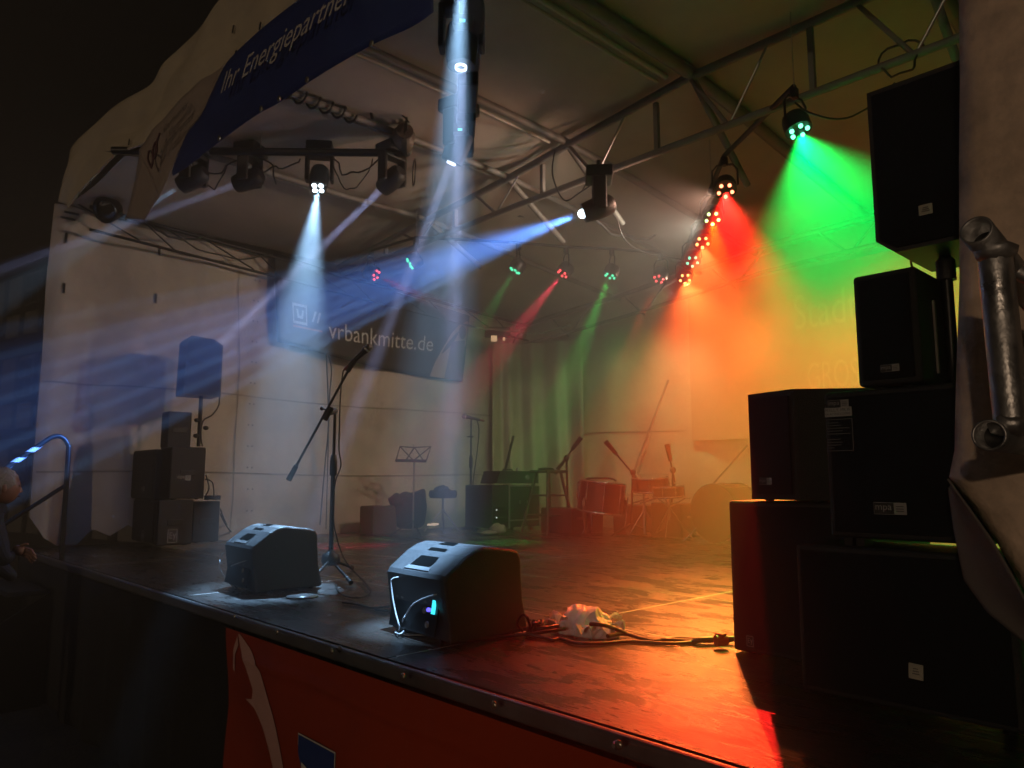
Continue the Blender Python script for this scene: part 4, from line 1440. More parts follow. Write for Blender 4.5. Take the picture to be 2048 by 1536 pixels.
# ------------------------------------------------------------------ far left stack
GL = 'black speakers stacked at the far stage corner'


def box_at(name, lab, xf, pl_top, px_corner, pr, pyt, pyb, zoff=0.0, logo=None, group=GL):
    """front plane Y through the ridge: pl_top..px_corner front, px_corner..pr right side on plane X = xf"""
    c_ = onX(px_corner, pyt, xf)
    cb = onX(px_corner, pyb, xf)
    yf = c_.y
    yb = onX(pr, pyt, xf).y
    xl = onY(pl_top, pyt, yf).x
    t = thing(name, ((xl + xf) / 2, (yf + yb) / 2, cb.z), lab, 'speaker', group)
    cabinet(t, xl, xf, yf, yb, cb.z, c_.z, bev=0.012)
    if logo:
        a = onY(logo[1], logo[2], yf - 0.01)
        if logo[0] == 'mpa':
            label_mpa(t, (a.x, yf - 0.010, a.z), (1, 0, 0), (0, -1, 0), 0.10, 0.045)
        elif logo[0] == 'ey':
            label_ey(t, (a.x, yf - 0.010, a.z), (1, 0, 0), (0, -1, 0), 0.07)
        elif logo[0] == 'side':
            a = onX(logo[1], logo[2], xf)
            label_mpa(t, (xf + 0.002, a.y, a.z), (0, 1, 0), (1, 0, 0), 0.13, 0.055)
        elif logo[0] == 'sideey':
            a = onX(logo[1], logo[2], xf)
            label_ey(t, (xf + 0.001, a.y, a.z), (0, 1, 0), (1, 0, 0), 0.085)
    return t


box_at('subwoofer', 'black subwoofer on the deck at the left foot of the far stack', -7.35, 268, 313, 372, 1000, 1088, logo=('ey', 283, 1082))
box_at('subwoofer', 'black subwoofer with a square logo on the deck in the middle of the far stack', -7.15, 312, 318, 388, 1000, 1092, logo=('sideey', 334, 1086))
box_at('subwoofer', 'black low box at the right foot of the far stack behind the wedge', -7.30, 382, 388, 441, 1003, 1085)
box_at('speaker', 'black box with a pale tag upper left in the far stack', -7.35, 268, 312, 345, 898, 999, logo=('mpa', 282, 982))
box_at('speaker', 'black box with an mpa label on its broad side under the far pole', -7.15, 322, 344, 413, 893, 998, logo=('side', 352, 961))
box_at('speaker', 'black small box at the top of the far stack beside the pole', -7.30, 325, 338, 385, 822, 897)
# side fill on a pole
xf = -7.25
A_, B_ = onX(376, 672, xf), onX(447, 680, xf)
A2_, B2_ = onX(371, 786, xf), onX(443, 791, xf)
t = thing('pole_speaker', ((xf), (A_.y + B_.y) / 2, A2_.z), 'black side fill speaker with chamfered top on a pole above the far stack', 'speaker', GL)
y0, y1, z0, z1 = A_.y - 0.01, B_.y, A2_.z - 0.01, A_.z
prof = [(xf, y0, z0), (xf, y1, z0), (xf, y1 - 0.002, z1 - 0.05), (xf, y1 - 0.09, z1), (xf, y0 + 0.045, z1 + 0.01), (xf, y0 + 0.012, z1 - 0.03)]
MB().prism([V(q) for q in prof], (-0.30, 0.03, 0)).obj('cabinet', BLACKP, t, bevel=0.012, seg=3)
cz, cy_ = (z0 + z1) / 2, (y0 + y1) / 2
MB().prism([V((xf, cy_ + (q[1] - cy_) * 0.92, cz + (q[2] - cz) * 0.94)) for q in prof], (0.008, 0, 0)).obj('grille', mat('grille_bluegrey', (0.011, 0.013, 0.017), 0.7, 0.0, var=0.2, nscale=300), t)
pp = onX(402, 800, xf - 0.12)
MB().tube((pp.x, pp.y, onX(402, 893, pp.x).z), (pp.x, pp.y, z0 + 0.02), 0.0185).obj('pole', BLACKM, t)
for k, zz in enumerate((0.10, 0.18, 0.25)):
    MB().blob((pp.x + 0.03, pp.y + (0.05 if k == 1 else -0.04), onX(402, 893, pp.x).z + zz), (0.022, 0.03, 0.022), 8).obj('clamp_knob', BLACKP, t)
cable(smooth_path([onX(439, 790, xf - 0.05), onX(437, 812, xf), onX(424, 830, xf), onX(406, 842, xf), onX(402, 870, xf), onX(405, 893, xf)]), 0.007, 'thin cable curving from the side fill speaker to its pole', group='cables at the far speaker stack')
p = onX(425, 993, -7.22)
cable([p + V((0.05 * math.sin(a), 0.06 * math.cos(a) + 0.01 * math.sin(2.3 * a), 0.012 * math.sin(1.7 * a) - 0.01)) for a in [6 * math.pi * j / 70 for j in range(70)]], 0.011, 'coil of black cable lying on the low box of the far stack', group='cables at the far speaker stack')
for k, (a, b, c2, lb) in enumerate((((410, 958), (425, 965), (428, 992), 'thin cable looping off the mid box of the far stack'), ((412, 950), (418, 975), (412, 990), 'second thin cable loop beside the mid box of the far stack'))):
    cable(smooth_path([onX(*a, -7.1), onX(*b, -7.05), onX(*c2, -7.15)]), 0.006, lb, group='cables at the far speaker stack')
for k, (a, c2, lb) in enumerate((((441, 1018), (468, 1062), 'cable sloping from the low box to the deck behind the far wedge'), ((441, 1028), (475, 1068), 'second sloping cable from the low box to the deck'))):
    cable(sag(onX(*a, -7.25), onZ(*c2, 0.02), 0.05), 0.007, lb, group='cables at the far speaker stack')

# ================================================================== WEDGES
def wedge(loc, rz, label, lit):
    t = thing('stage_wedge', (0, 0, 0), label, 'monitor speaker', 'stage wedges at the front edge')
    WPL = mat('wedge_plastic', (0.034, 0.036, 0.039), 0.42, var=0.2, nscale=30, bump=0.35, bscale=240)
    # side profile (y, z): -y faces the audience; hump top; baffle slopes to +y
    prof = [(-0.200, 0.012), (-0.235, 0.250), (-0.225, 0.268), (-0.130, 0.338), (-0.080, 0.362), (-0.040, 0.370),
            (0.11, 0.352), (0.150, 0.340), (0.166, 0.315), (0.168, 0.26), (0.178, 0.14), (0.205, 0.022), (0.195, 0.012)]
    n = len(prof)
    m_ = MB()
    xs_ = [(-0.215, 0.95), (-0.208, 0.985), (-0.19, 1.0), (0.19, 1.0), (0.208, 0.985), (0.215, 0.95)]
    sec = [[V((x, y * k, 0.012 + (z - 0.012) * (0.4 + 0.6 * k))) for y, z in prof] for x, k in xs_]
    vs = [p for s in sec for p in s]
    m_.add(vs, [(i * n + j, i * n + (j + 1) % n, (i + 1) * n + (j + 1) % n, (i + 1) * n + j) for i in range(5) for j in range(n)])
    k0 = len(m_.v)
    m_.f.append([j for j in range(n)][::-1]); m_.m.append(0); m_.s.append(False)
    m_.f.append([5 * n + j for j in range(n)]); m_.m.append(0); m_.s.append(False)
    m_.obj('cabinet', WPL, t, bevel=0.009, seg=3)
    # handle recess on the hump: flat black patches paint its shade, with a paler lip
    def hump(x, y, d=0.0):
        ys_ = [(-0.225, 0.268), (-0.130, 0.338), (-0.080, 0.362), (-0.040, 0.370), (0.10, 0.352)]
        for (ya, za), (yb, zb2) in zip(ys_, ys_[1:]):
            if ya <= y <= yb:
                return V((x, y, za + (zb2 - za) * (y - ya) / (yb - ya) + d))
        return V((x, y, 0.36 + d))
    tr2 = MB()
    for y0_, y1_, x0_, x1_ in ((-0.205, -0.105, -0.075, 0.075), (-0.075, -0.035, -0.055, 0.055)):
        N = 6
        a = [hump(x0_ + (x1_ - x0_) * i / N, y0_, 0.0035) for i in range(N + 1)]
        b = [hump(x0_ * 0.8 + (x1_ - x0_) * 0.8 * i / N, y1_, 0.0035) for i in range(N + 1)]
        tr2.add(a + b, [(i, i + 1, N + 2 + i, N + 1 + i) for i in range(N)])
    tr2.obj('recess_shade', mat('recess_shade_black', (0.0025, 0.0025, 0.0025), 1.0, spec=0.0), t)
    hb = MB()
    hb.add([hump(-0.09, -0.222, 0.006), hump(0.09, -0.222, 0.006), hump(0.062, -0.165, -0.002), hump(-0.062, -0.165, -0.002),
            hump(-0.09, -0.222, 0.0), hump(0.09, -0.222, 0.0), hump(0.062, -0.165, -0.012), hump(-0.062, -0.165, -0.012)],
           [(0, 1, 2, 3), (7, 6, 5, 4), (0, 4, 5, 1), (1, 5, 6, 2), (2, 6, 7, 3), (3, 7, 4, 0)])
    hb.obj('handle_lip', mat('wedge_lip', (0.10, 0.105, 0.11), 0.35, bump=0.2, bscale=200), t)
    # back panel with sockets
    pn = MB().box((-0.01, -0.220, 0.115), (0.34, 0.006, 0.17), Matrix.Rotation(R(-9.5), 3, 'X'))
    pn.obj('connector_panel', BLACKM, t, bevel=0.003)
    for x, z in ((-0.14, 0.16), (-0.10, 0.16), (0.07, 0.16), (0.07, 0.12), (0.10, 0.07)):
        MB().lathe([(0.013, 0), (0.013, 0.005), (0.008, 0.006)], (x, -0.222 + (0.115 - z) * -0.16, z), (0, -1, 0.17), 10).obj('socket', DSTEEL, t)
    g_ = MB()
    g_.add([V((-0.18, 0.172, 0.27)), V((0.18, 0.172, 0.27)), V((0.18, 0.182, 0.15)), V((-0.18, 0.182, 0.15))], [(0, 1, 2, 3)])
    g_.obj('grille', GRILLE, t, solid=0.006)
    for sx in (-0.17, 0.17):
        for sy in (-0.17, 0.15):
            MB().lathe([(0.014, 0), (0.016, 0.013)], (sx, sy, 0.0), (0, 0, 1), 10).obj('foot', RUBBER, t)
    if lit:
        MB().box((0.135, -0.2235, 0.145), (0.020, 0.006, 0.062), Matrix.Rotation(R(-9.5), 3, 'X')).obj('display', mat('display_glow', (0.02, 0.02, 0.02), 0.3, emit=(0.05, 0.80, 1.0), estr=1.7), t)
        MB().lathe([(0.008, 0), (0.008, 0.012)], (0.112, -0.226, 0.128), (0, -1, 0.17), 8).obj('knob_light', mat('knob_glow', (0.02, 0.02, 0.1), 0.3, emit=(0.12, 0.10, 1.0), estr=2.5), t)
    t.location = loc
    t.rotation_euler = (0, 0, rz)
    return t


w1 = wedge((-4.32, 2.14, 0.0), R(-3), 'black stage wedge farther along the edge with an unlit rear panel', False)
w2 = wedge((-2.54, 2.10, 0.0), R(-3), 'black stage wedge beside the white bag with a glowing cyan rear display', True)

# ================================================================== MIC STANDS, BACKLINE
def mic(p, d, label, group=None, size=1.0):
    """hand held microphone: grille ball at p, body running back along -d"""
    d = V(d).normalized()
    t = thing('microphone', p, label, 'microphone', group)
    MB().lathe([(0.006 * size, -0.022 * size), (0.022 * size, -0.012 * size), (0.0255 * size, 0.006 * size), (0.021 * size, 0.022 * size), (0.010 * size, 0.029 * size)], p, d, 16).obj('grille', mat('mic_mesh', (0.22, 0.22, 0.23), 0.35, 0.8, bump=0.8, bscale=900), t)
    MB().lathe([(0.010 * size, -0.165 * size), (0.012 * size, -0.16 * size), (0.0175 * size, -0.04 * size), (0.021 * size, -0.026 * size), (0.024 * size, -0.018 * size)], p, d, 14).obj('body', BLACKM, t)
    MB().lathe([(0.0245 * size, -0.020 * size), (0.0262 * size, -0.017 * size), (0.0262 * size, -0.010 * size), (0.0245 * size, -0.007 * size)], p, d, 16).obj('collar_ring', ALU, t)
    MB().lathe([(0.006 * size, -0.215 * size), (0.010 * size, -0.205 * size), (0.010 * size, -0.164 * size)], p, d, 10).obj('plug', mat('plug_red', (0.25, 0.05, 0.04), 0.4), t)
    return t


# --- big boom stand in front
B0 = V((-4.47, 2.60, 0))
ms = thing('mic_stand', B0, 'tall black boom microphone stand between the two wedges', 'microphone stand', 'microphone stands')
topz = onP(660, 815, B0, _F).z
top = onP(662, 818, B0, _F)
top = V((B0.x, B0.y, top.z))
MB().lathe([(0.03, 0.08), (0.052, 0.085), (0.062, 0.11), (0.055, 0.15), (0.03, 0.165), (0.018, 0.18)], B0, (0, 0, 1), 20).obj('base', BLACKP, ms)
MB().tube(B0 + V((0, 0, 0.1)), B0 + V((0, 0, 0.75)), 0.0155).obj('tube', BLACKM, ms)
MB().tube(B0 + V((0, 0, 0.7)), top, 0.0105).obj('tube', BLACKM, ms)
MB().lathe([(0.012, 0.66), (0.024, 0.67), (0.024, 0.76), (0.018, 0.80), (0.012, 0.805)], B0, (0, 0, 1), 14).obj('grip', RUBBER, ms)
for tgt in ((558, 1198), (752, 1190), (742, 1128)):
    e = onZ(*tgt, 0.0)
    dv = (e - B0)
    dv.z = 0
    e = B0 + dv.normalized() * min(dv.length, 0.42) if tgt[0] != 558 else B0 + dv.normalized() * 0.42
    e.z = 0.018
    st_ = B0 + dv.normalized() * 0.04 + V((0, 0, 0.11))
    lg_ = MB().tube(st_, e, 0.0095, n=10).obj('leg', BLACKM, ms)
    MB().tube(e.lerp(st_, 0.18), e, 0.0125, 0.014, n=10).obj('rubber_foot', RUBBER, lg_)
    MB().tube(e.lerp(st_, 0.20), e.lerp(st_, 0.185), 0.0128, n=10).obj('ring', ALU, lg_)
boomA, boomB = onP(577, 960, B0, _F), onP(700, 735, B0, _F)
MB().tube(boomA, boomB, 0.0085).obj('boom', BLACKM, ms)
MB().tube(boomA, boomA.lerp(boomB, 0.13), 0.019, 0.016).obj('counterweight', RUBBER, ms)
jn = onP(656, 826, B0, _F)
bd = (boomB - boomA).normalized()
MB().tube(jn - bd * 0.05, jn + bd * 0.045, 0.021).obj('clutch', BLACKP, ms, bevel=0.004)
MB().tube(jn, top + V((0, 0, 0.0)), 0.020).obj('clutch', BLACKP, ms)
MB().tube(jn + bd * 0.02, jn + bd * 0.02 - _R * 0.045 + _U * 0.01, 0.006).obj('knob_stem', BLACKM, ms)
MB().blob(jn + bd * 0.02 - _R * 0.05 + _U * 0.012, (0.014, 0.014, 0.014), 8).obj('knob', BLACKP, ms)
mp_ = onP(736, 696, B0, _F)
md = (mp_ - onP(697, 732, B0, _F)).normalized()
MB().tube(boomB - bd * 0.03, boomB + bd * 0.015, 0.016).obj('clip', BLACKP, ms, bevel=0.003)
MB().tube(boomB + bd * 0.01, mp_ - md * 0.12, 0.019).obj('clip', BLACKP, ms)
mic(mp_, md, 'silver headed vocal microphone clipped on the tall front boom stand', 'vocal microphones')
cable(smooth_path([mp_ - md * 0.21, onP(686, 745, B0, _F), onP(681, 790, B0, _F), onP(679, 850, B0, _F), onP(678, 900, B0, _F), onP(682, 930, B0, _F),
                   onP(672, 960, B0, _F), onP(666, 1000, B0, _F), onP(670, 1060, B0, _F), onP(690, 1120, B0, _F), onZ(730, 1165, 0.01), onZ(742, 1180, 0.01)]), 0.0045,
      'black microphone cable hanging from the front boom stand', 'cable', 'microphone cables')
cable(smooth_path([onZ(672, 1170, 0.01), onZ(682, 1188, 0.01), onZ(715, 1196, 0.01), onZ(740, 1185, 0.01), onZ(725, 1165, 0.02)]), 0.0045, 'loop of black cable on the deck at the foot of the boom stand', 'cable', 'microphone cables')
cable(smooth_path([onZ(685, 1205, 0.008), onZ(720, 1210, 0.008), onZ(745, 1216, 0.008), onZ(780, 1213, 0.008), onZ(775, 1222, 0.008), onZ(750, 1219, 0.008)]), 0.0055, 'thin cable on the deck between stand and near wedge', 'cable', 'microphone cables')
p = onZ(605, 1193, 0.004)
tag(MB().lathe([(0.085, 0), (0.085, 0.004), (0.0, 0.005)], p, (0, 0, 1), 24).obj('tape_mark', mat('worn_disc', (0.10, 0.10, 0.10), 0.3)), 'round shiny worn disc on the deck before the far wedge', 'disc')


# --- straight stand at the back
def straight_stand(x, ytop, ybase, Y, label, miclabel):
    b = onX(x, ybase, -7.55)
    b = V((b.x, b.y, 0))
    t = thing('mic_stand', b, label, 'microphone stand', 'microphone stands')
    tp = onP(x, ytop, b, _F)
    MB().lathe([(0.13, 0.0), (0.13, 0.012), (0.10, 0.02), (0.05, 0.055), (0.03, 0.07), (0.018, 0.08)], b, (0, 0, 1), 22).obj('base', BLACKM, t)
    MB().tube(b + V((0, 0, 0.06)), b + V((0, 0, 0.9)), 0.016).obj('tube', BLACKM, t)
    MB().tube(b + V((0, 0, 0.85)), V((b.x, b.y, tp.z)), 0.011).obj('tube', BLACKM, t)
    MB().lathe([(0.014, 0.78), (0.024, 0.80), (0.024, 0.92), (0.014, 0.96)], b, (0, 0, 1), 12).obj('grip', RUBBER, t)
    g1 = V((b.x, b.y, onP(x, ytop + 36, b, _F).z))
    MB().tube(g1 - _R * 0.05, g1 + _R * 0.03, 0.010).obj('knob', BLACKP, t)
    h = V((b.x, b.y, tp.z))
    m1 = onP(x - 12, ytop - 3, b, _F)
    mic(m1, (m1 - onP(x + 10, ytop + 2, b, _F)), miclabel, 'vocal microphones', 1.25)
    cable(smooth_path([onP(x + 12, ytop + 1, b, _F), onP(x + 17, ytop + 25, b, _F), onP(x + 13, ytop + 70, b, _F), onP(x + 5, ytop + 130, b, _F), onP(x + 6, ytop + 155, b, _F), onP(x + 12, ytop + 190, b, _F), b + V((0.1, -0.05, 0.01))]), 0.007,
          'thin cable hanging from the straight microphone stand', 'cable', 'microphone cables')


straight_stand(941, 836, 1048, 0, 'straight black microphone stand with round base before the side wall', 'dark microphone lying level on the straight stand')


def boom(bpx, jpx, tippx, tailpx, Y, label, miclabel, tip_is_mic=True, w=0.011):
    b = onY(*bpx, Y)
    b = V((b.x, Y, 0))
    t = thing('mic_stand', b, label, 'microphone stand', 'microphone stands')
    j = onP(*jpx, b, _F)
    tip, tail = onP(*tippx, b, _F), onP(*tailpx, b, _F)
    MB().tube(b + V((0, 0, 0.10)), j, w * 1.2).obj('tube', BLACKM, t)
    for k in range(3):
        a = 2.1 * k + 0.4
        MB().tube(b + V((0, 0, 0.14)), b + V((0.32 * math.cos(a), 0.32 * math.sin(a), 0.012)), 0.010, n=8).obj('leg', BLACKM, t)
    MB().tube(tail, tip, w * 0.9).obj('boom', BLACKM, t)
    MB().blob(j, (0.035, 0.035, 0.04), 10).obj('clutch', BLACKP, t)
    d = (tip - tail).normalized()
    MB().tube(tip - d * 0.02, tip + d * 0.17, 0.022, 0.030).obj('end_grip', RUBBER, t)
    if miclabel:
        mic(tail, tail - j, miclabel, 'drum microphones', 1.3)


boom((1136, 1040), (1133, 916), (1146, 897), (1112, 943), 6.95, 'boom stand leaning over the bar stool with its grip pointing up', 'microphone at the low end of the boom beside the bar stool')
boom((1262, 1068), (1266, 945), (1230, 905), (1268, 950), 7.0, 'boom stand between the drums with its grip pointing up left', None)
boom((1342, 1062), (1346, 940), (1340, 918), (1350, 965), 7.2, 'boom stand with a short upright arm behind the snare drum', None)

# --- music stand
b = onX(826, 1062, -7.3)
b = V((b.x, b.y, 0))
t = thing('music_stand', b, 'black folding wire music stand with a slender pole', 'music stand')
h0 = onP(826, 922, b, _F)
MB().tube(b + V((0, 0, 0.05)), V((b.x, b.y, h0.z)), 0.011, n=8).obj('pole', mat('stand_chrome', (0.30, 0.30, 0.30), 0.3, 0.8), t)
MB().path([b + V((0.28, -0.1, 0.012)), b + V((0.0, 0, 0.16)), b + V((-0.2, 0.22, 0.012))], 0.008, 6).obj('leg', BLACKM, t)
MB().path([b + V((-0.02, -0.32, 0.012)), b + V((0, 0, 0.14))], 0.008, 6).obj('leg', BLACKM, t)
fp = lambda x, y: onP(x, y, b, _F)
MB().path([fp(791, 921), fp(853, 922)], 0.018, 8).obj('shelf', BLACKM, t)
for k, w_ in enumerate(([(793, 918), (800, 893), (826, 895), (862, 893), (853, 920)], [(800, 893), (826, 920)], [(862, 893), (826, 922)], [(826, 889), (829, 895), (812, 920)], [(829, 895), (846, 920)])):
    MB().path([fp(*q) for q in w_], 0.008, 6).obj('wire', BLACKM, t)

# --- drum stool with a jacket rolled on it
b = onX(885, 1056, -7.45)
b = V((b.x, b.y, 0))
t = thing('drum_stool', b, 'round black padded drum stool on chrome tripod legs', 'stool')
hz_ = onP(883, 988, b, _F).z
MB().lathe([(0.02, -0.05), (0.16, -0.05), (0.175, -0.02), (0.175, 0.025), (0.16, 0.045), (0.0, 0.05)], (b.x, b.y, hz_), (0, 0, 1), 22).obj('seat', CLOTHB, t)
MB().tube((b.x, b.y, 0.12), (b.x, b.y, hz_ - 0.04), 0.014).obj('post', MATS['stand_chrome'], t)
for a in (0.3, 2.4, 4.5):
    MB().path([(b.x, b.y, 0.27), (b.x + 0.25 * math.cos(a), b.y + 0.25 * math.sin(a), 0.012)], 0.011, 6).obj('leg', MATS['stand_chrome'], t)
m_ = MB()
m_.blob(onP(884, 979, b, _F), (0.09, 0.10, 0.05), 16, amp=0.5, fr=3, seed=4)
tag(m_.obj('cloth_bundle', CLOTHB), 'black cloth bundle lying on the round drum stool', 'cloth')
p = onX(866, 1052, -7.5)
tag(MB().box(p + V((0, 0, 0.02)), (0.10, 0.16, 0.022), Matrix.Rotation(R(35), 3, 'Z')).obj('light_strip', mat('strip_white', (0.7, 0.6, 0.5), 0.4, emit=(1.0, 0.72, 0.52), estr=0.6), bevel=0.004), 'thin glowing pale strip on the deck under the drum stool', 'light strip')

# --- grey box and black gig bags
b = onX(768, 1063, -7.45)
t = thing('amp_box', (b.x, b.y, 0), 'low grey carpeted box standing beside the black bags', 'box')
hh = onP(765, 1012, V((b.x, b.y, 0)), _F).z
MB().box((b.x - 0.12, b.y, hh / 2), (0.26, 0.36, hh), Matrix.Rotation(R(6), 3, 'Z')).obj('cabinet', mat('grey_carpet', (0.055, 0.058, 0.062), 0.9, var=0.3, nscale=60, bump=0.5, bscale=200), t, bevel=0.02)
MB().box((b.x - 0.04, b.y + 0.02, hh + 0.004), (0.04, 0.07, 0.008)).obj('handle', ALU, t)
bg_ = MB()
sil = [(785, 1062), (790, 1040), (782, 1022), (775, 1005), (790, 995), (800, 988), (806, 985), (815, 990), (828, 986), (848, 978), (851, 985), (849, 1005), (852, 1020), (850, 1040), (848, 1062)]
bp_ = onX(815, 1062, -7.4)
front = [onP(x, y, V((bp_.x, bp_.y, 0)), _F) for x, y in sil]
ctr = sum(front, V((0, 0, 0))) / len(front)
rings = []
for dpt, k in ((-0.02, 0.80), (0.03, 1.0), (0.16, 1.0), (0.26, 0.85)):
    rings.append([ctr + (p - ctr) * k + _F * dpt + V((0, 0, 0)) + _R * 0.02 * noise.noise(p * 9) for p in front])
n = len(front)
for r_ in rings:
    for q_ in r_:
        q_.z = max(0.002, q_.z)
vs = [p for r_ in rings for p in r_]
bg_.add(vs, [(i * n + j, i * n + (j + 1) % n, (i + 1) * n + (j + 1) % n, (i + 1) * n + j) for i in range(3) for j in range(n)], 0, True)
bg_.add(rings[0], [tuple(range(n))[::-1]], 0, True)
bg_.add(rings[3], [tuple(range(n))], 0, True)
t = bg_.obj('gig_bag', CLOTHB)
t.modifiers.new('soft', 'SUBSURF').render_levels = 2
tag(t, 'heap of slumped black gig bags against the side wall', 'bag')
jb = tag(MB().blob(onP(796, 1002, V((bp_.x, bp_.y, 0)), _F - V((0, 0, 0))) + _F * 0.05, (0.10, 0.12, 0.08), 14, amp=0.6, fr=2.5, seed=2).obj('jacket', CLOTHB), 'crumpled black jacket thrown over the gig bags', 'jacket')

# --- rack case, amp head, bar stool
XR = -6.75


def fx(x, y, X=XR): return onX(x, y, X)


a0, a1 = fx(1018, 1062), fx(1075, 968)
t = thing('rack_case', (XR - 0.2, a0.y, 0), 'black flight case rack with aluminium edges carrying an amplifier', 'flight case')
yl, yr = fx(984, 1010).y, fx(1080, 1010).y
zt = fx(1018, 970).z
MB().box((XR - 0.25, (yl + yr) / 2, zt / 2 + 0.03), (0.5, yr - yl, zt - 0.06)).obj('case', BLACKW, t, bevel=0.008)
for y, z0_, z1_ in ((fx(1018, 1000).y, 0.05, zt), (yr - 0.01, 0.05, zt)):
    MB().box((XR + 0.004, y, (z0_ + z1_) / 2), (0.012, 0.022, z1_ - z0_)).obj('edge_rail', ALU, t)
for zz in (zt - 0.01, fx(1040, 1040).z):
    MB().box((XR + 0.005, (fx(1018, 1000).y + yr) / 2, zz), (0.012, yr - fx(1018, 1000).y, 0.018)).obj('edge_rail', ALU, t)
for k, yy in enumerate((1012, 1020, 1035)):
    zz = fx(1000, yy + 4).z
    MB().box((XR + 0.006, (yl + fx(1016, 1000).y) / 2, zz), (0.02, fx(1014, 1000).y - yl - 0.03, 0.045)).obj('rack_unit', BLACKM, t, bevel=0.003)
for x, y in ((991, 1020), (991, 1035)):
    MB().blob(fx(x, y) + V((0.02, 0, 0)), (0.008, 0.008, 0.008), 8).obj('power_light', mat('tiny_white', (0.1, 0.1, 0.1), 0.3, emit=(0.9, 1.0, 0.95), estr=1.2), t)
for x in (1039, 1054):
    MB().box(fx(x, 1004) + V((0.008, 0, 0)), (0.012, 0.018, 0.045)).obj('latch', STEEL, t)
MB().box(fx(1047, 1004) + V((0.004, 0, 0)), (0.008, 0.14, 0.075)).obj('latch_dish', BLACKM, t)
for y in (yl + 0.1, yr - 0.1):
    for dx in (-0.08, -0.42):
        MB().tube((XR + dx, y - 0.012, 0.03), (XR + dx, y + 0.012, 0.03), 0.03, n=12).obj('caster', RUBBER, t)
yl2, yr2, zb2, zt2_ = fx(992, 965).y, fx(1076, 965).y, fx(1020, 967).z, fx(1020, 942).z
t = thing('amplifier', (XR - 0.2, (yl2 + yr2) / 2, zb2), 'black amplifier head with one round dial standing on the rack case', 'amplifier')
MB().prism([V((XR + 0.01, yl2, zb2)), V((XR + 0.01, yr2, zb2)), V((XR + 0.01, yr2, zt2_)), V((XR + 0.01, yl2 + 0.06, zt2_))], (-0.30, 0, 0)).obj('cabinet', BLACKW, t, bevel=0.012)
MB().lathe([(0.034, 0), (0.034, 0.008), (0.022, 0.012)], fx(1053, 955) + V((0.012, 0, 0)), (1, 0, 0), 16).obj('dial', mat('dial_grey', (0.2, 0.2, 0.2), 0.35, 0.6), t)
MB().path([(XR - 0.1, yl2 + 0.2, zt2_), (XR - 0.1, yl2 + 0.21, zt2_ + 0.02), (XR - 0.1, yl2 + 0.36, zt2_ + 0.02), (XR - 0.1, yl2 + 0.37, zt2_)], 0.010, 6).obj('handle', RUBBER, t)
p = fx(1045, 938)
tag(MB().lathe([(0.028, 0), (0.030, 0.035), (0.02, 0.045)], V((XR - 0.08, p.y, zt2_ + 0.001)), (0, 0, 1), 12).obj('cup', mat('cup_grey', (0.25, 0.25, 0.24), 0.4)), 'small pale cup standing on the amplifier head', 'cup')
tag(MB().tube(fx(1010, 942, XR - 0.55), fx(1027, 872, XR - 0.55), 0.017).obj('pipe', BLACKM), 'dark straight pipe leaning up behind the amplifier head', 'pipe')
# bar stool / step stool with splayed legs
XS = -6.35
ys0, ys1 = onX(1075, 945, XS).y, onX(1118, 945, XS).y
yc_ = (ys0 + ys1) / 2
zs_ = onX(1095, 943, XS).z
t = thing('bar_stool', (XS, yc_, 0), 'tall dark wooden bar stool with splayed legs beside the rack case', 'stool')
WD = mat('dark_wood', (0.050, 0.034, 0.024), 0.5, var=0.3, nscale=8, stretch=(1, 1, 6))
MB().box((XS, yc_, zs_), (0.30, 0.36, 0.035)).obj('seat', WD, t, bevel=0.01)
legs = []
for sx in (-1, 1):
    for sy in (-1, 1):
        a = V((XS + 0.10 * sx, yc_ + 0.11 * sy, zs_ - 0.01))
        b = V((XS + 0.21 * sx, yc_ + 0.25 * sy, 0))
        MB().tube(b, a, 0.016, 0.019, n=8).obj('leg', WD, t)
        legs.append((a, b))
for k in (0.38, 0.70):
    for i, j in ((0, 1), (2, 3), (0, 2), (1, 3)):
        MB().tube(legs[i][0].lerp(legs[i][1], k), legs[j][0].lerp(legs[j][1], k), 0.010, n=8).obj('rung', WD, t)
m_ = MB().blob((XS, yc_ - 0.04, zs_ + 0.03), (0.06, 0.14, 0.018), 12, amp=0.4, fr=4)
tag(m_.obj('glove_pair', CLOTHB), 'flat dark gloves lying on the bar stool seat', 'gloves')
# pale cloth at the rack's foot
p = onX(998, 1058, -6.55)
m_ = MB()
m_.blob((-6.60, p.y + 0.03, 0.05), (0.10, 0.10, 0.075), 16, amp=0.35, fr=2.4, seed=1)
m_.blob((-6.58, p.y - 0.14, 0.025), (0.08, 0.11, 0.03), 14, amp=0.4, fr=3, seed=5)
ck = tag(m_.obj('crumpled_cloth', mat('dull_cloth', (0.22, 0.21, 0.18), 0.9, var=0.2, bump=0.4, bscale=40)), 'crumpled grey cloth on the deck at the foot of the rack case', 'cloth')

# --- drums
CHR = mat('chrome', (0.62, 0.62, 0.62), 0.14, 1.0)
SHELL = mat('drum_shell', (0.009, 0.008, 0.007), 0.45, var=0.3, nscale=10)
HEAD = mat('drum_head', (0.035, 0.033, 0.03), 0.45, var=0.1)


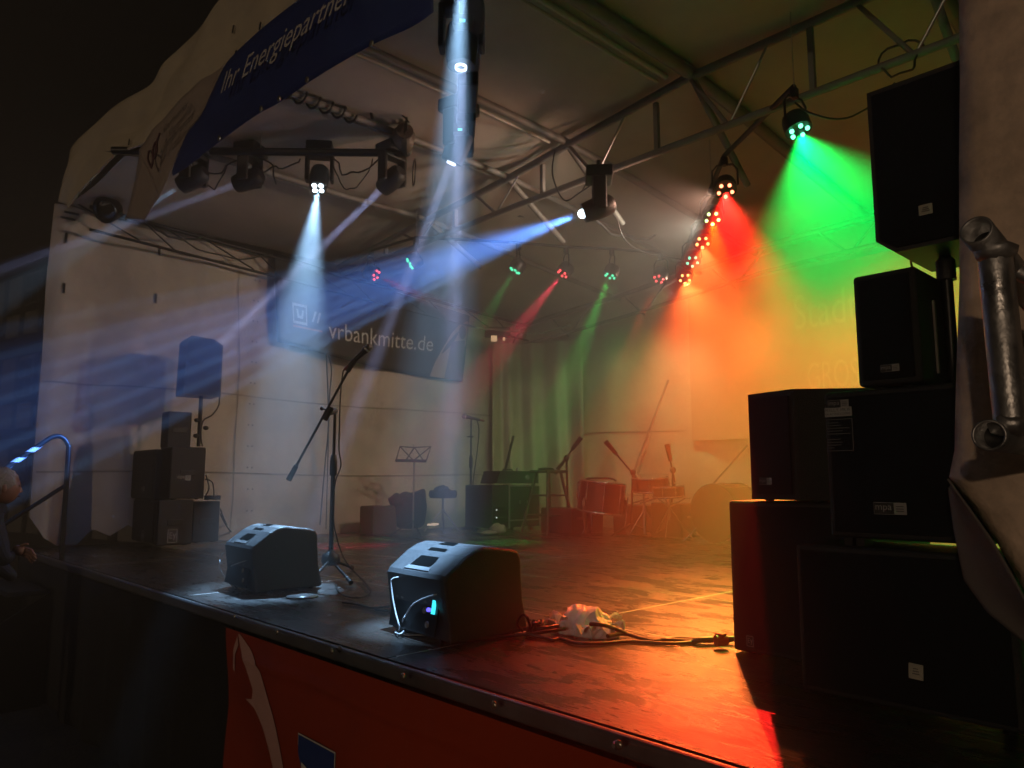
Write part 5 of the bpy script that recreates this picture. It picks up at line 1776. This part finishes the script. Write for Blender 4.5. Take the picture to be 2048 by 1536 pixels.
def drum(t, c, ax, r, L, lugs=8, hoopm=None):
    """shell along axis from c, with hoops, heads and lugs as parts of t"""
    ax = V(ax).normalized()
    MB().lathe([(r, 0.01), (r, L - 0.01)], c, ax, 28).obj('shell', SHELL, t)
    for k in (0.0, L - 0.022):
        MB().lathe([(r * 0.99, k), (r * 1.045, k), (r * 1.045, k + 0.022), (r * 0.99, k + 0.022)], c, ax, 28).obj('hoop', hoopm or CHR, t)
    for k in (0.004, L - 0.004):
        MB().disc(V(c) + ax * k, ax if k > 0.1 else -ax, r * 1.0, 28).obj('head', HEAD, t)
    q = ax.to_track_quat('Z', 'Y')
    for i in range(lugs):
        a = 2 * math.pi * (i + 0.3) / lugs
        dv = q @ V((math.cos(a), math.sin(a), 0))
        p0, p1 = V(c) + ax * 0.01 + dv * (r * 1.035), V(c) + ax * (L - 0.01) + dv * (r * 1.035)
        MB().tube(p0, p1, 0.005, n=6).obj('tension_rod', CHR, t)
        MB().tube(p0.lerp(p1, 0.42), p0.lerp(p1, 0.58), 0.012, n=8).obj('lug', CHR, t)


YD = 6.75
fy = lambda x, y, Y=YD: onY(x, y, Y)
c0_ = fy(1203, 1030)
rT = (fy(1243, 1000) - fy(1163, 1000)).length / 2 * 0.86
zt = fy(1200, 962).z
t = thing('floor_tom', (c0_.x, YD, 0), 'dark floor tom drum with chrome rods standing left of the kit', 'drum')
axT = V((0.10, 0.06, 1)).normalized()
zbT = fy(1200, 1026).z
drum(t, (c0_.x - 0.02, YD, zbT), axT, rT, zt - zbT)
for a in (0.6, 2.7, 4.6):
    d = V((math.cos(a), math.sin(a), 0))
    p = V((c0_.x, YD, 0)) + d * rT * 1.12
    MB().path(smooth_path([p + V((0.02, 0, zbT + 0.18)), p + V((0, 0, zbT - 0.02)), p + d * -0.02 + V((0, 0, 0.09)), p + d * 0.05 + V((0, 0, 0.012))], 4), 0.008, 6).obj('leg', CHR, t)
    MB().box(p + V((0.01, 0, zbT + 0.12)) - d * 0.015, (0.035, 0.035, 0.06)).obj('leg_bracket', CHR, t)
MB().path(smooth_path([fy(1172, 960), fy(1178, 957), fy(1220, 957), fy(1232, 962)], 4), 0.011, 6).obj('rim_pad', RUBBER, t)
t = thing('mounted_tom', (fy(1300, 970).x, 7.05, 0.6), 'wide shallow tom drum on a stand in the middle of the kit', 'drum')
cT = onY(1302, 978, 7.05)
drum(t, (cT.x, 7.05, cT.z - 0.02), (0.05, -0.15, 1), 0.20, 0.17)
MB().tube((cT.x - 0.1, 7.05, 0.3), (cT.x - 0.1, 7.05, cT.z), 0.014).obj('tom_post', CHR, t)
MB().tube((cT.x - 0.1, 7.05, 0.02), (cT.x - 0.1, 7.05, 0.35), 0.018).obj('tom_post', CHR, t)
for a in (0.2, 2.3, 4.4):
    MB().path([(cT.x - 0.1, 7.05, 0.30), (cT.x - 0.1 + 0.22 * math.cos(a), 7.05 + 0.22 * math.sin(a), 0.012)], 0.009, 6).obj('leg', CHR, t)
for k in range(2):
    MB().tube((cT.x - 0.18 + 0.1 * k, 6.95, cT.z - 0.16), (cT.x + 0.02 + 0.1 * k, 6.98, cT.z - 0.10), 0.010).obj('arm', CHR, t)
t = thing('bass_drum', (onY(1425, 1030, 6.95).x, 6.95, 0), 'big bass drum lying on its side in the orange haze', 'drum')
cB = onY(1432, 1030, 6.85)
drum(t, (cB.x, 6.80, 0.30), (0.12, 1, 0.02), 0.285, 0.42, 10, SHELL)
for s in (-1, 1):
    MB().tube((cB.x + 0.22 * s, 6.84, 0.15), (cB.x + 0.34 * s, 6.76, 0.0), 0.009).obj('spur', CHR, t)
t = thing('snare_drum', (onY(1345, 965, 6.9).x, 6.9, 0.6), 'low snare drum on a chrome stand before the bass drum', 'drum')
cS = onY(1338, 985, 6.9)
drum(t, (cS.x, 6.9, cS.z - 0.05), (0.0, -0.1, 1), 0.17, 0.13)
MB().tube((cS.x, 6.9, 0.2), (cS.x, 6.9, cS.z - 0.06), 0.014).obj('post', CHR, t)
for a in (0.9, 3.0, 5.1):
    MB().path([(cS.x, 6.9, 0.34), (cS.x + 0.24 * math.cos(a), 6.9 + 0.24 * math.sin(a), 0.012)], 0.008, 6).obj('leg', CHR, t)
    MB().path([(cS.x, 6.9, cS.z - 0.16), (cS.x + 0.18 * math.cos(a), 6.9 + 0.18 * math.sin(a), cS.z - 0.06)], 0.008, 6).obj('basket_arm', CHR, t)
# pipes leaning over the kit
for (a, b, lb) in (((1266, 948), (1336, 760), 'long dark pole leaning over the kit toward the back wall'), ((1275, 950), (1300, 870), 'shorter dark pole beside the long leaning one')):
    tag(MB().tube(onY(*a, 7.15), onY(*b, 7.55), 0.014).obj('pole', DSTEEL), lb, 'pole', 'poles leaning over the drum kit')
tag(MB().tube(onY(1420, 975, 7.0), onY(1495, 890, 7.1), 0.010).obj('pole', DSTEEL), 'thin cymbal pole rising right from the bass drum', 'pole', 'poles leaning over the drum kit')
# box with warning panel behind the tom
c_ = onY(1162, 1000, 7.1)
t = thing('power_box', (c_.x, 7.1, 0), 'dark distribution box with a triangle warning panel left of the floor tom', 'box')
zt = onY(1160, 963, 7.1).z
MB().box((c_.x + 0.06, 7.2, zt / 2), (0.26, 0.2, zt), Matrix.Rotation(R(2), 3, 'Y')).obj('case', mat('case_maroon', (0.06, 0.022, 0.020), 0.5, var=0.2), t, bevel=0.01)
for k, (y0, y1) in enumerate(((966, 977), (979, 986), (988, 996))):
    a, b = onY(1154, y1, 7.095), onY(1164, y0, 7.095)
    MB().box(((a.x + b.x) / 2, 7.094, (a.z + b.z) / 2), (b.x - a.x, 0.008, b.z - a.z)).obj('panel', GREYP if k < 2 else MATS['case_maroon'], t)
a = onY(1159, 974, 7.08)
m_ = MB()
m_.add([(a.x - 0.022, 7.0885, a.z), (a.x + 0.022, 7.0885, a.z), (a.x, 7.0885, a.z + 0.042)], [(0, 1, 2)], 0)
m_.add([(a.x - 0.013, 7.0875, a.z + 0.005), (a.x + 0.013, 7.0875, a.z + 0.005), (a.x, 7.0875, a.z + 0.030)], [(0, 1, 2)], 1)
m_.obj('warning_triangle', [BLACKM, GREYP], t)
# low dark boxes under the kit
for (x, y, w_, d_, h_, lb) in ((-6.25, 6.8, 0.5, 0.3, 0.30, 'low dark box under the bar stool'), (-5.55, 7.35, 0.5, 0.35, 0.34, 'low dark case behind the floor tom'), (-4.95, 7.2, 0.4, 0.3, 0.38, 'low dark case behind the snare drum')):
    t = thing('drum_case', (x, y, 0), lb, 'case', 'low cases round the drum kit')
    MB().box((x, y, h_ / 2), (w_, d_, h_)).obj('shell', BLACKW, t, bevel=0.015)
    MB().box((x + w_ / 2 + 0.004, y, h_ * 0.6), (0.012, 0.10, 0.025)).obj('handle', DSTEEL, t)
m_ = MB()
p_ = fx(1098, 1005, -6.9)
tag(MB().lathe([(0.02, 0), (0.022, 0.06), (0.010, 0.08), (0.010, 0.10)], (-6.28, p_.y - 0.05, 0.30), (0, 0, 1), 10).obj('bottle', mat('bottle_white', (0.5, 0.5, 0.48), 0.3)), 'small white bottle standing on the low box under the stool', 'bottle')

# ================================================================== FRONT OF STAGE: cables, bag
def floor_cable(pts, r, label, group='cables along the front edge', m=None, name='cable'):
    o = MB().path(smooth_path([onZ(x, y, z) for x, y, z in pts], 6), r, 7).obj(name, m or CABLE)
    return tag(o, label, 'cable', group)


floor_cable([(880, 1283, 0.01), (930, 1275, 0.01), (1000, 1267, 0.015), (1050, 1258, 0.025), (1090, 1256, 0.035), (1125, 1250, 0.03)], 0.009, 'thick black cable running from the near wedge to the bundle')
floor_cable([(900, 1287, 0.008), (960, 1279, 0.008), (1020, 1272, 0.012), (1060, 1268, 0.02), (1100, 1262, 0.03), (1130, 1258, 0.03)], 0.007, 'second black cable running beside it from the near wedge')
floor_cable([(1045, 1262, 0.02), (1035, 1248, 0.06), (1045, 1230, 0.10), (1055, 1236, 0.10), (1062, 1256, 0.03)], 0.006, 'cable loop standing up behind the near wedge')
floor_cable([(1060, 1268, 0.02), (1085, 1275, 0.01), (1105, 1280, 0.008), (1120, 1277, 0.008), (1150, 1286, 0.008), (1200, 1287, 0.008), (1260, 1283, 0.008), (1340, 1287, 0.008), (1400, 1283, 0.01)], 0.007, 'black cable passing in front of the white bag')
floor_cable([(1180, 1248, 0.075), (1205, 1250, 0.075), (1225, 1256, 0.05), (1255, 1268, 0.02), (1290, 1277, 0.012), (1340, 1280, 0.012), (1400, 1282, 0.012), (1460, 1281, 0.015)], 0.008, 'black cable draped over the right side of the white bag')
floor_cable([(1215, 1272, 0.03), (1250, 1268, 0.02), (1300, 1281, 0.01), (1350, 1277, 0.012), (1400, 1279, 0.014), (1465, 1280, 0.016)], 0.008, 'black cable crossing it between the white bag and the subwoofer')
floor_cable([(1385, 1285, 0.008), (1400, 1280, 0.02), (1440, 1278, 0.022), (1480, 1277, 0.022)], 0.011, 'thick black cable entering behind the subwoofer')
p = onZ(1066, 1270, 0.0)
k_ = MB()
for i in range(4):
    a0 = i * 0.9
    k_.path([p + V((0.01 + 0.03 * math.cos(a0 + a), 0.035 * math.sin(a), 0.03 + 0.026 * math.sin(a0 + a * 1.3))) for a in [2 * math.pi * j / 16 for j in range(17)]], 0.008, 6)
tag(k_.obj('cable_knot', CABLE), 'knot of taped black cables beside the near wedge', 'cable')
p = onZ(1442, 1281, 0.03)
t = thing('power_connector', p, 'red power connector on the cable beside the subwoofer', 'connector')
dv = (onZ(1470, 1279, 0.02) - onZ(1410, 1282, 0.02)).normalized()
MB().tube(p - dv * 0.022, p + dv * 0.022, 0.022, n=14).obj('body', mat('connector_red', (0.55, 0.02, 0.015), 0.4), t, bevel=0.003)
MB().box(p + V((0, 0, 0.022)), (0.035, 0.03, 0.012)).obj('lid', MATS['connector_red'], t, bevel=0.003)
# white crumpled bag
bp = onZ(1163, 1268, 0.0)
Q = V((bp.x, bp.y + 0.02, 0.0))
m_ = MB()
NB = 56


def bagp(u, v):
    a = 2 * math.pi * u
    r_ = (1 - v) ** 0.5
    d = V((math.cos(a) * r_, math.sin(a) * r_, 0))
    b = V((Q.x + 0.15 * d.x, Q.y + 0.095 * d.y, 0.10 * v ** 0.62))
    w = V((b.x * 6 + 2, b.y * 6, b.z * 6))
    w = w + 0.8 * noise.noise_vector(w * 0.7)
    rd = 1 - 2.2 * abs(noise.noise(w))                 # sharp folds
    rd2 = 1 - 2.2 * abs(noise.noise(w * 2.3 + V((7, 3, 1))))
    rd3 = 1 - 2.2 * abs(noise.noise(w * 4.7 + V((1, 9, 4))))
    k = 0.80 + 0.16 * rd + 0.13 * rd2 + 0.07 * rd3
    return V((Q.x + 0.15 * d.x * k, Q.y + 0.095 * d.y * k, max(0.0, b.z * (0.35 + 0.78 * k))))


m_.grid(bagp, 130, 56, 0, False)
for k_ in range(9):                                    # thin torn edges standing up
    a0_ = 0.7 * k_ + 0.3
    c_ = V((Q.x + 0.10 * math.cos(a0_), Q.y + 0.065 * math.sin(a0_), 0.045 + 0.02 * math.sin(k_ * 2.3)))

    def fl_(u, v, c_=c_, a0_=a0_, k_=k_):
        t_ = a0_ + (u - 0.5) * 0.9
        rr_ = 0.02 + 0.045 * v
        return V((c_.x + rr_ * math.cos(t_) * 1.4, c_.y + rr_ * math.sin(t_), c_.z + 0.035 * v * (1 + 0.5 * math.sin(u * 9 + k_)) - 0.03 * v * v + 0.008 * noise.noise(V((u * 6, v * 5, k_)))))
    m_.grid(fl_, 14, 7, 0, False)
o = m_.obj('plastic_bag', mat('white_plastic', (0.72, 0.68, 0.66), 0.38, var=0.05, bump=0.5, bscale=35))
tag(o, 'crumpled white plastic bag lying on the deck between the cables', 'bag')
# white cords of the wedges
WC = mat('white_cable', (0.34, 0.35, 0.37), 0.4)


def cord(pts, label):
    return cable(smooth_path(pts, 6), 0.0034, label, 'cord', 'white cords of the wedges', WC)


YW2, YW1 = 1.87, 1.91
cord([onY(797, 1154, YW2), onY(783, 1160, YW2 - 0.02), onY(784, 1185, YW2 - 0.02), onY(790, 1220, YW2 - 0.02), onY(799, 1255, YW2 - 0.02), onZ(798, 1262, 0.006), onZ(812, 1270, 0.006), onZ(840, 1270, 0.006), onZ(878, 1272, 0.006)], 'white cord dropping down the left of the near wedge')
cord([onY(876, 1188, YW2), onY(862, 1192, YW2 - 0.015), onY(845, 1198, YW2 - 0.02), onY(825, 1210, YW2 - 0.02), onY(813, 1228, YW2 - 0.01), onY(806, 1240, YW2 - 0.01), onZ(802, 1256, 0.006)], 'white cord curving from the lit socket of the near wedge')
cord([onZ(796, 1258, 0.006), onZ(790, 1264, 0.006), onZ(800, 1268, 0.02), onZ(808, 1260, 0.02), onZ(800, 1255, 0.01), onZ(815, 1268, 0.008), onZ(838, 1263, 0.008)], 'small white cord loop on the deck by the near wedge')
cord([onY(448, 1104, YW1), onY(441, 1116, YW1 - 0.02), onY(440, 1135, YW1 - 0.02), onZ(450, 1155, 0.01), onZ(463, 1168, 0.006), onZ(470, 1176, 0.006)], 'white cord hanging off the far wedge')
cord([onY(493, 1121, YW1), onY(480, 1125, YW1 - 0.01), onY(462, 1132, YW1 - 0.01)], 'short white cord plugged into the far wedge')

# ================================================================== OUTSIDE LEFT: rail, steps, person, house
XH = -6.9
hr = thing('handrail', onX(120, 1130, XH), 'dark tubular handrail wrapped with pale tape at the stage steps', 'handrail')
a0 = onX(137, 905, XH)
pts = [onX(119, 1190, XH), onX(128, 1040, XH), onX(137, 905, XH), onX(136, 890, XH), onX(128, 877, XH), onX(115, 872, XH), onX(100, 876, XH)]
lo_ = onX(-60, 985, XH)
MB().path(smooth_path(pts, 5) + [lo_], 0.0185, 10).obj('tube', BLACKM, hr)
MB().tube(onX(129, 972, XH), onX(-40, 1080, XH), 0.016).obj('mid_rail', BLACKM, hr)
MB().tube(onX(-60, 985, XH), onX(-75, 1250, XH), 0.0185).obj('post', BLACKM, hr)
tp_ = MB()
A0, A1 = onX(95, 880, XH), lo_
for i in range(60):
    pass
sp = []
N = 90
dv = (A1 - A0)
e1 = dv.normalized().cross(V((1, 0, 0))).normalized()
e2 = dv.normalized().cross(e1)
for i in range(N + 1):
    a = i / N * 2 * math.pi * 5
    c = A0 + dv * (i / N)
    w_ = 0.055
    sp.append((c + (e1 * math.cos(a) + e2 * math.sin(a)) * 0.0215, c + dv.normalized() * w_ + (e1 * math.cos(a) + e2 * math.sin(a)) * 0.0215))
tp_.add([p for s in sp for p in s], [(2 * i, 2 * i + 1, 2 * i + 3, 2 * i + 2) for i in range(N)])
tp_.obj('barrier_tape', mat('barrier_tape', (0.60, 0.60, 0.66), 0.4), hr)
sp_ = thing('stage_steps', (-7.0, 1.2, GZ), 'black steps leading up to the stage deck at the handrail', 'steps')
for k in range(4):
    zz = GZ + 0.22 * (k + 1)
    yy = YF - 0.08 - 0.26 * (3 - k)
    MB().box((-6.95 - 0.45, yy - 0.13, zz - 0.02), (0.95, 0.27, 0.04)).obj('tread', BLACKW, sp_, bevel=0.006)
for x in (-7.9, -6.93):
    MB().prism([V((x, YF - 0.06, GZ)), V((x, YF - 1.12, GZ)), V((x, YF - 1.12, GZ + 0.18)), V((x, YF - 0.06, -0.24))], (0.03, 0, 0)).obj('stringer', BLACKM, sp_)

# timber framed house across the square
hd = V((-0.979, -0.204, 0)).normalized()
hn = V((0.204, -0.979, 0)).normalized()
if hn.dot(CAM - V((-20, 8, 0))) < 0:
    hn = -hn
HP = CAM + ray(112, 960) * (20.0 / 1.0)
HP.z = GZ
house = thing('timber_house', HP, 'dark half timbered house behind the tent across the square', 'house')
PL = mat('old_plaster', (0.36, 0.34, 0.31), 0.85, var=0.2, nscale=3, bump=0.3)
TB = mat('old_timber', (0.035, 0.026, 0.020), 0.8, var=0.3, nscale=6)
RT = mat('roof_tile', (0.06, 0.035, 0.03), 0.8, var=0.3, nscale=9, bump=0.5)
x0h, x1h = -7.0, 9.0


def hp(s, z, d=0.0): return HP + hd * s + hn * d + V((0, 0, z))


def hbox(name, s0, s1, z0, z1, d0, d1, m, par=None, bev=0):
    return MB().prism([hp(s0, z0, d0), hp(s1, z0, d0), hp(s1, z1, d0), hp(s0, z1, d0)], hn * (d1 - d0)).obj(name, m, par or house, bevel=bev)


floors = [0.0, 2.9, 5.6, 8.1]
hbox('wall', x0h, x1h, 0, 8.1, -6.0, 0.0, PL)
for i, z in enumerate(floors):
    hbox('beam', x0h, x1h, z, z + 0.28, 0.005, 0.10 + 0.03 * i, TB)
    if i:
        hbox('beam', x0h, x1h, z - 0.30, z - 0.04, 0.005, 0.07 + 0.03 * i, TB)
for i in range(3):
    z0, z1 = floors[i] + 0.28, floors[i + 1] - 0.30
    s = x0h + 0.1
    k = 0
    while s < x1h - 0.3:
        hbox('post', s, s + 0.18, z0, z1, 0.005, 0.06, TB)
        if k % 3 == 0:
            m_ = MB()
            m_.prism([hp(s + 0.2, z0, 0.006), hp(s + 0.36, z0, 0.006), hp(s + 1.0, z1, 0.006), hp(s + 0.84, z1, 0.006)], hn * 0.045)
            m_.obj('brace', TB, house)
        else:
            hbox('rail', s + 0.18, s + 1.2, z0 + 0.75, z0 + 0.90, 0.005, 0.05, TB)
        if k % 3 == 1:
            f_ = hbox('window', s + 0.28, s + 1.1, z0 + 0.92, z1 - 0.08, 0.006, 0.07, mat('window_frame_paint', (0.25, 0.24, 0.22), 0.6))
            for a in (0.32, 0.72):
                for zz in (0, 1):
                    hh = (z1 - 0.08 - z0 - 0.92)
                    hbox('pane', s + a, s + a + 0.34, z0 + 0.97 + zz * hh / 2, z0 + 0.87 + (zz + 1) * hh / 2, 0.071, 0.078, mat('night_glass', (0.01, 0.012, 0.014), 0.05), f_)
        s += 1.2
        k += 1
MB().prism([hp(x0h - 0.3, 8.05, 0.5), hp(x0h - 0.3, 8.05, -6.5), hp(x0h - 0.3, 12.5, -3.0)], hd * (x1h - x0h + 0.6)).obj('roof', RT, house)

# person at the rail
PX, PY = -6.30, 0.98
HZ_ = onP(10, 975, V((PX, PY, 0)), _F)
pe = thing('person', (HZ_.x, HZ_.y, GZ), 'grey haired person in a dark blue jacket reaching out beside the handrail', 'person')
hx, hy, hzz = HZ_.x, HZ_.y, HZ_.z
fwd = (_R * 0.8 + _F * 0.6)
fwd.z = 0
fwd.normalize()
sid = V((-fwd.y, fwd.x, 0))
hd0 = V((hx, hy, 0))


def bp3(f_, s_, z): return hd0 + fwd * f_ + sid * s_ + V((0, 0, z))


hand = onP(43, 1102, V((hx, hy, 0)) - _F * 0.1, _F)
sk_pts = [  # position, radius
    (bp3(-0.20, 0, -0.16), 0.150),   # 0 pelvis
    (bp3(-0.16, 0, 0.10), 0.145),    # 1 belly
    (bp3(-0.10, 0, 0.32), 0.155),    # 2 chest
    (bp3(-0.05, 0, hzz - 0.19), 0.065),   # 3 neck base
    (bp3(0.0, 0, hzz - 0.09), 0.060),    # 4 skull base
    (bp3(-0.07, 0.19, 0.37), 0.075),  # 5 l shoulder
    (bp3(-0.05, 0.25, 0.10), 0.055),  # 6 l elbow
    (bp3(0.12, 0.22, -0.06), 0.042),  # 7 l wrist
    (bp3(-0.07, -0.19, 0.37), 0.075),  # 8 r shoulder
    (bp3(0.02, -0.26, 0.10), 0.058),  # 9 r elbow
    (hand - _R * 0.05 - V((0, 0, 0.01)), 0.043),  # 10 r wrist
    (bp3(-0.20, 0.10, -0.26), 0.098),
    (bp3(-0.16, 0.11, -0.64), 0.072),
    (bp3(-0.22, 0.11, -1.02), 0.050),
    (bp3(-0.20, -0.10, -0.26), 0.098),
    (bp3(-0.14, -0.11, -0.64), 0.072),
    (bp3(-0.20, -0.11, -1.02), 0.050),
]
edges = [(0, 1), (1, 2), (2, 3), (3, 4), (2, 5), (5, 6), (6, 7), (2, 8), (8, 9), (9, 10), (0, 11), (11, 12), (12, 13), (0, 14), (14, 15), (15, 16)]


def skin(name, pts, edges, m, parent, lv=2):
    me = bpy.data.meshes.new(name)
    me.from_pydata([tuple(p) for p, r in pts], edges, [])
    o = bpy.data.objects.new(name, me)
    col.objects.link(o)
    md_ = o.modifiers.new('skin', 'SKIN')
    for i, (p, r) in enumerate(pts):
        me.skin_vertices[0].data[i].radius = (r, r)
    me.skin_vertices[0].data[0].use_root = True
    sb2 = o.modifiers.new('smooth', 'SUBSURF')
    sb2.levels = sb2.render_levels = lv
    me.materials.append(m)
    attach(o, parent)
    return o


me_test = skin('jacket_and_trousers', sk_pts, edges, mat('jacket_blue', (0.012, 0.018, 0.035), 0.8, var=0.2, bump=0.3, bscale=60), pe)
SKIN = mat('skin', (0.26, 0.13, 0.095), 0.5, var=0.1)
hm_ = MB()
hc = V((hx, hy, hzz))
tilt = Matrix.Rotation(R(0), 3, 'X')
hm_.blob(hc, (0.078, 0.092, 0.115), 20)
ho_ = hm_.obj('head', SKIN, pe)
fr_q = Matrix((sid * -1, fwd * -1, V((0, 0, 1)))).transposed()
f_ = MB()
f_.add([hc + fwd * 0.085 + V((0, 0, 0.02)), hc + fwd * 0.108 + V((0, 0, -0.028)), hc + fwd * 0.085 + V((0, 0, -0.04)) + sid * 0.018, hc + fwd * 0.085 + V((0, 0, -0.04)) - sid * 0.018], [(0, 1, 2), (0, 3, 1), (1, 3, 2), (0, 2, 3)])
f_.obj('nose', SKIN, pe, bevel=0.004)
for s in (-1, 1):
    MB().blob(hc + fwd * 0.077 + sid * (0.032 * s) + V((0, 0, 0.012)), (0.010, 0.010, 0.006), 8).obj('eye', mat('eye_dark', (0.03, 0.025, 0.02), 0.2), pe)
    MB().blob(hc + sid * (0.080 * s) - V((0, 0, 0.005)) - fwd * 0.008, (0.016, 0.016, 0.030), 10).obj('ear', SKIN, pe)
MB().box(hc + fwd * 0.083 - V((0, 0, 0.062)), (0.045, 0.012, 0.007), fr_q).obj('mouth', mat('lip', (0.30, 0.12, 0.10), 0.5), pe, bevel=0.002)
hair = MB()
hair.blob(hc - fwd * 0.024 + V((0, 0, 0.030)), (0.090, 0.100, 0.108), 44, amp=0.16, fr=14)
hair.blob(hc - fwd * 0.055 + V((0, 0, -0.015)), (0.078, 0.062, 0.085), 30, amp=0.18, fr=12)
for k_ in range(70):
    a_ = random.uniform(-2.2, 2.2)
    e_ = random.uniform(0.1, 1.4)
    dn = (-fwd * math.cos(a_) * math.cos(e_) + sid * math.sin(a_) * math.cos(e_) + V((0, 0, math.sin(e_))))
    b_ = hc - fwd * 0.022 + V((0, 0, 0.028)) + V((dn.x * 0.088, dn.y * 0.088, dn.z * 0.105))
    hair.path([b_ - dn * 0.01, b_ + dn * 0.008 + fwd * 0.006, b_ + dn * 0.012 - V((0, 0, 0.012)) - fwd * 0.01], 0.0028, 4)
hair.obj('hair', mat('grey_hair', (0.33, 0.32, 0.33), 0.8, var=0.35, nscale=70, bump=0.6, bscale=150), pe)
# hand: palm and five fingers
pd = (_R * 0.9 - V((0, 0, 0.25))).normalized()
ps = pd.cross(_F).normalized()
hp_ = [(hand - pd * 0.06, 0.030), (hand - pd * 0.01, 0.036), (hand + pd * 0.03, 0.034)]
skin('hand', hp_, [(0, 1), (1, 2)], SKIN, pe, 2)
for k in range(4):
    o_ = hand + pd * 0.035 + ps * (0.027 - 0.018 * k)
    L = (0.062, 0.072, 0.066, 0.052)[k]
    skin('finger', [(o_ - pd * 0.02, 0.0085), (o_ + pd * L * 0.45, 0.0085), (o_ + pd * L * 0.75 - V((0, 0, 0.012)) + _F * -0.01, 0.0078), (o_ + pd * L - V((0, 0, 0.032)), 0.0068)], [(0, 1), (1, 2), (2, 3)], SKIN, pe, 1)
o_ = hand - pd * 0.015 + ps * 0.03
skin('thumb', [(o_ - ps * 0.015, 0.011), (o_ + ps * 0.02 + pd * 0.02, 0.010), (o_ + ps * 0.028 + pd * 0.05, 0.008)], [(0, 1), (1, 2)], SKIN, pe, 1)
for s, b_ in ((1, sk_pts[13][0]), (-1, sk_pts[16][0])):
    MB().blob(V((b_.x, b_.y, GZ + 0.05)) + fwd * 0.07, (0.05, 0.13, 0.055), 12, rot=fr_q).obj('shoe', BLACKP, pe)
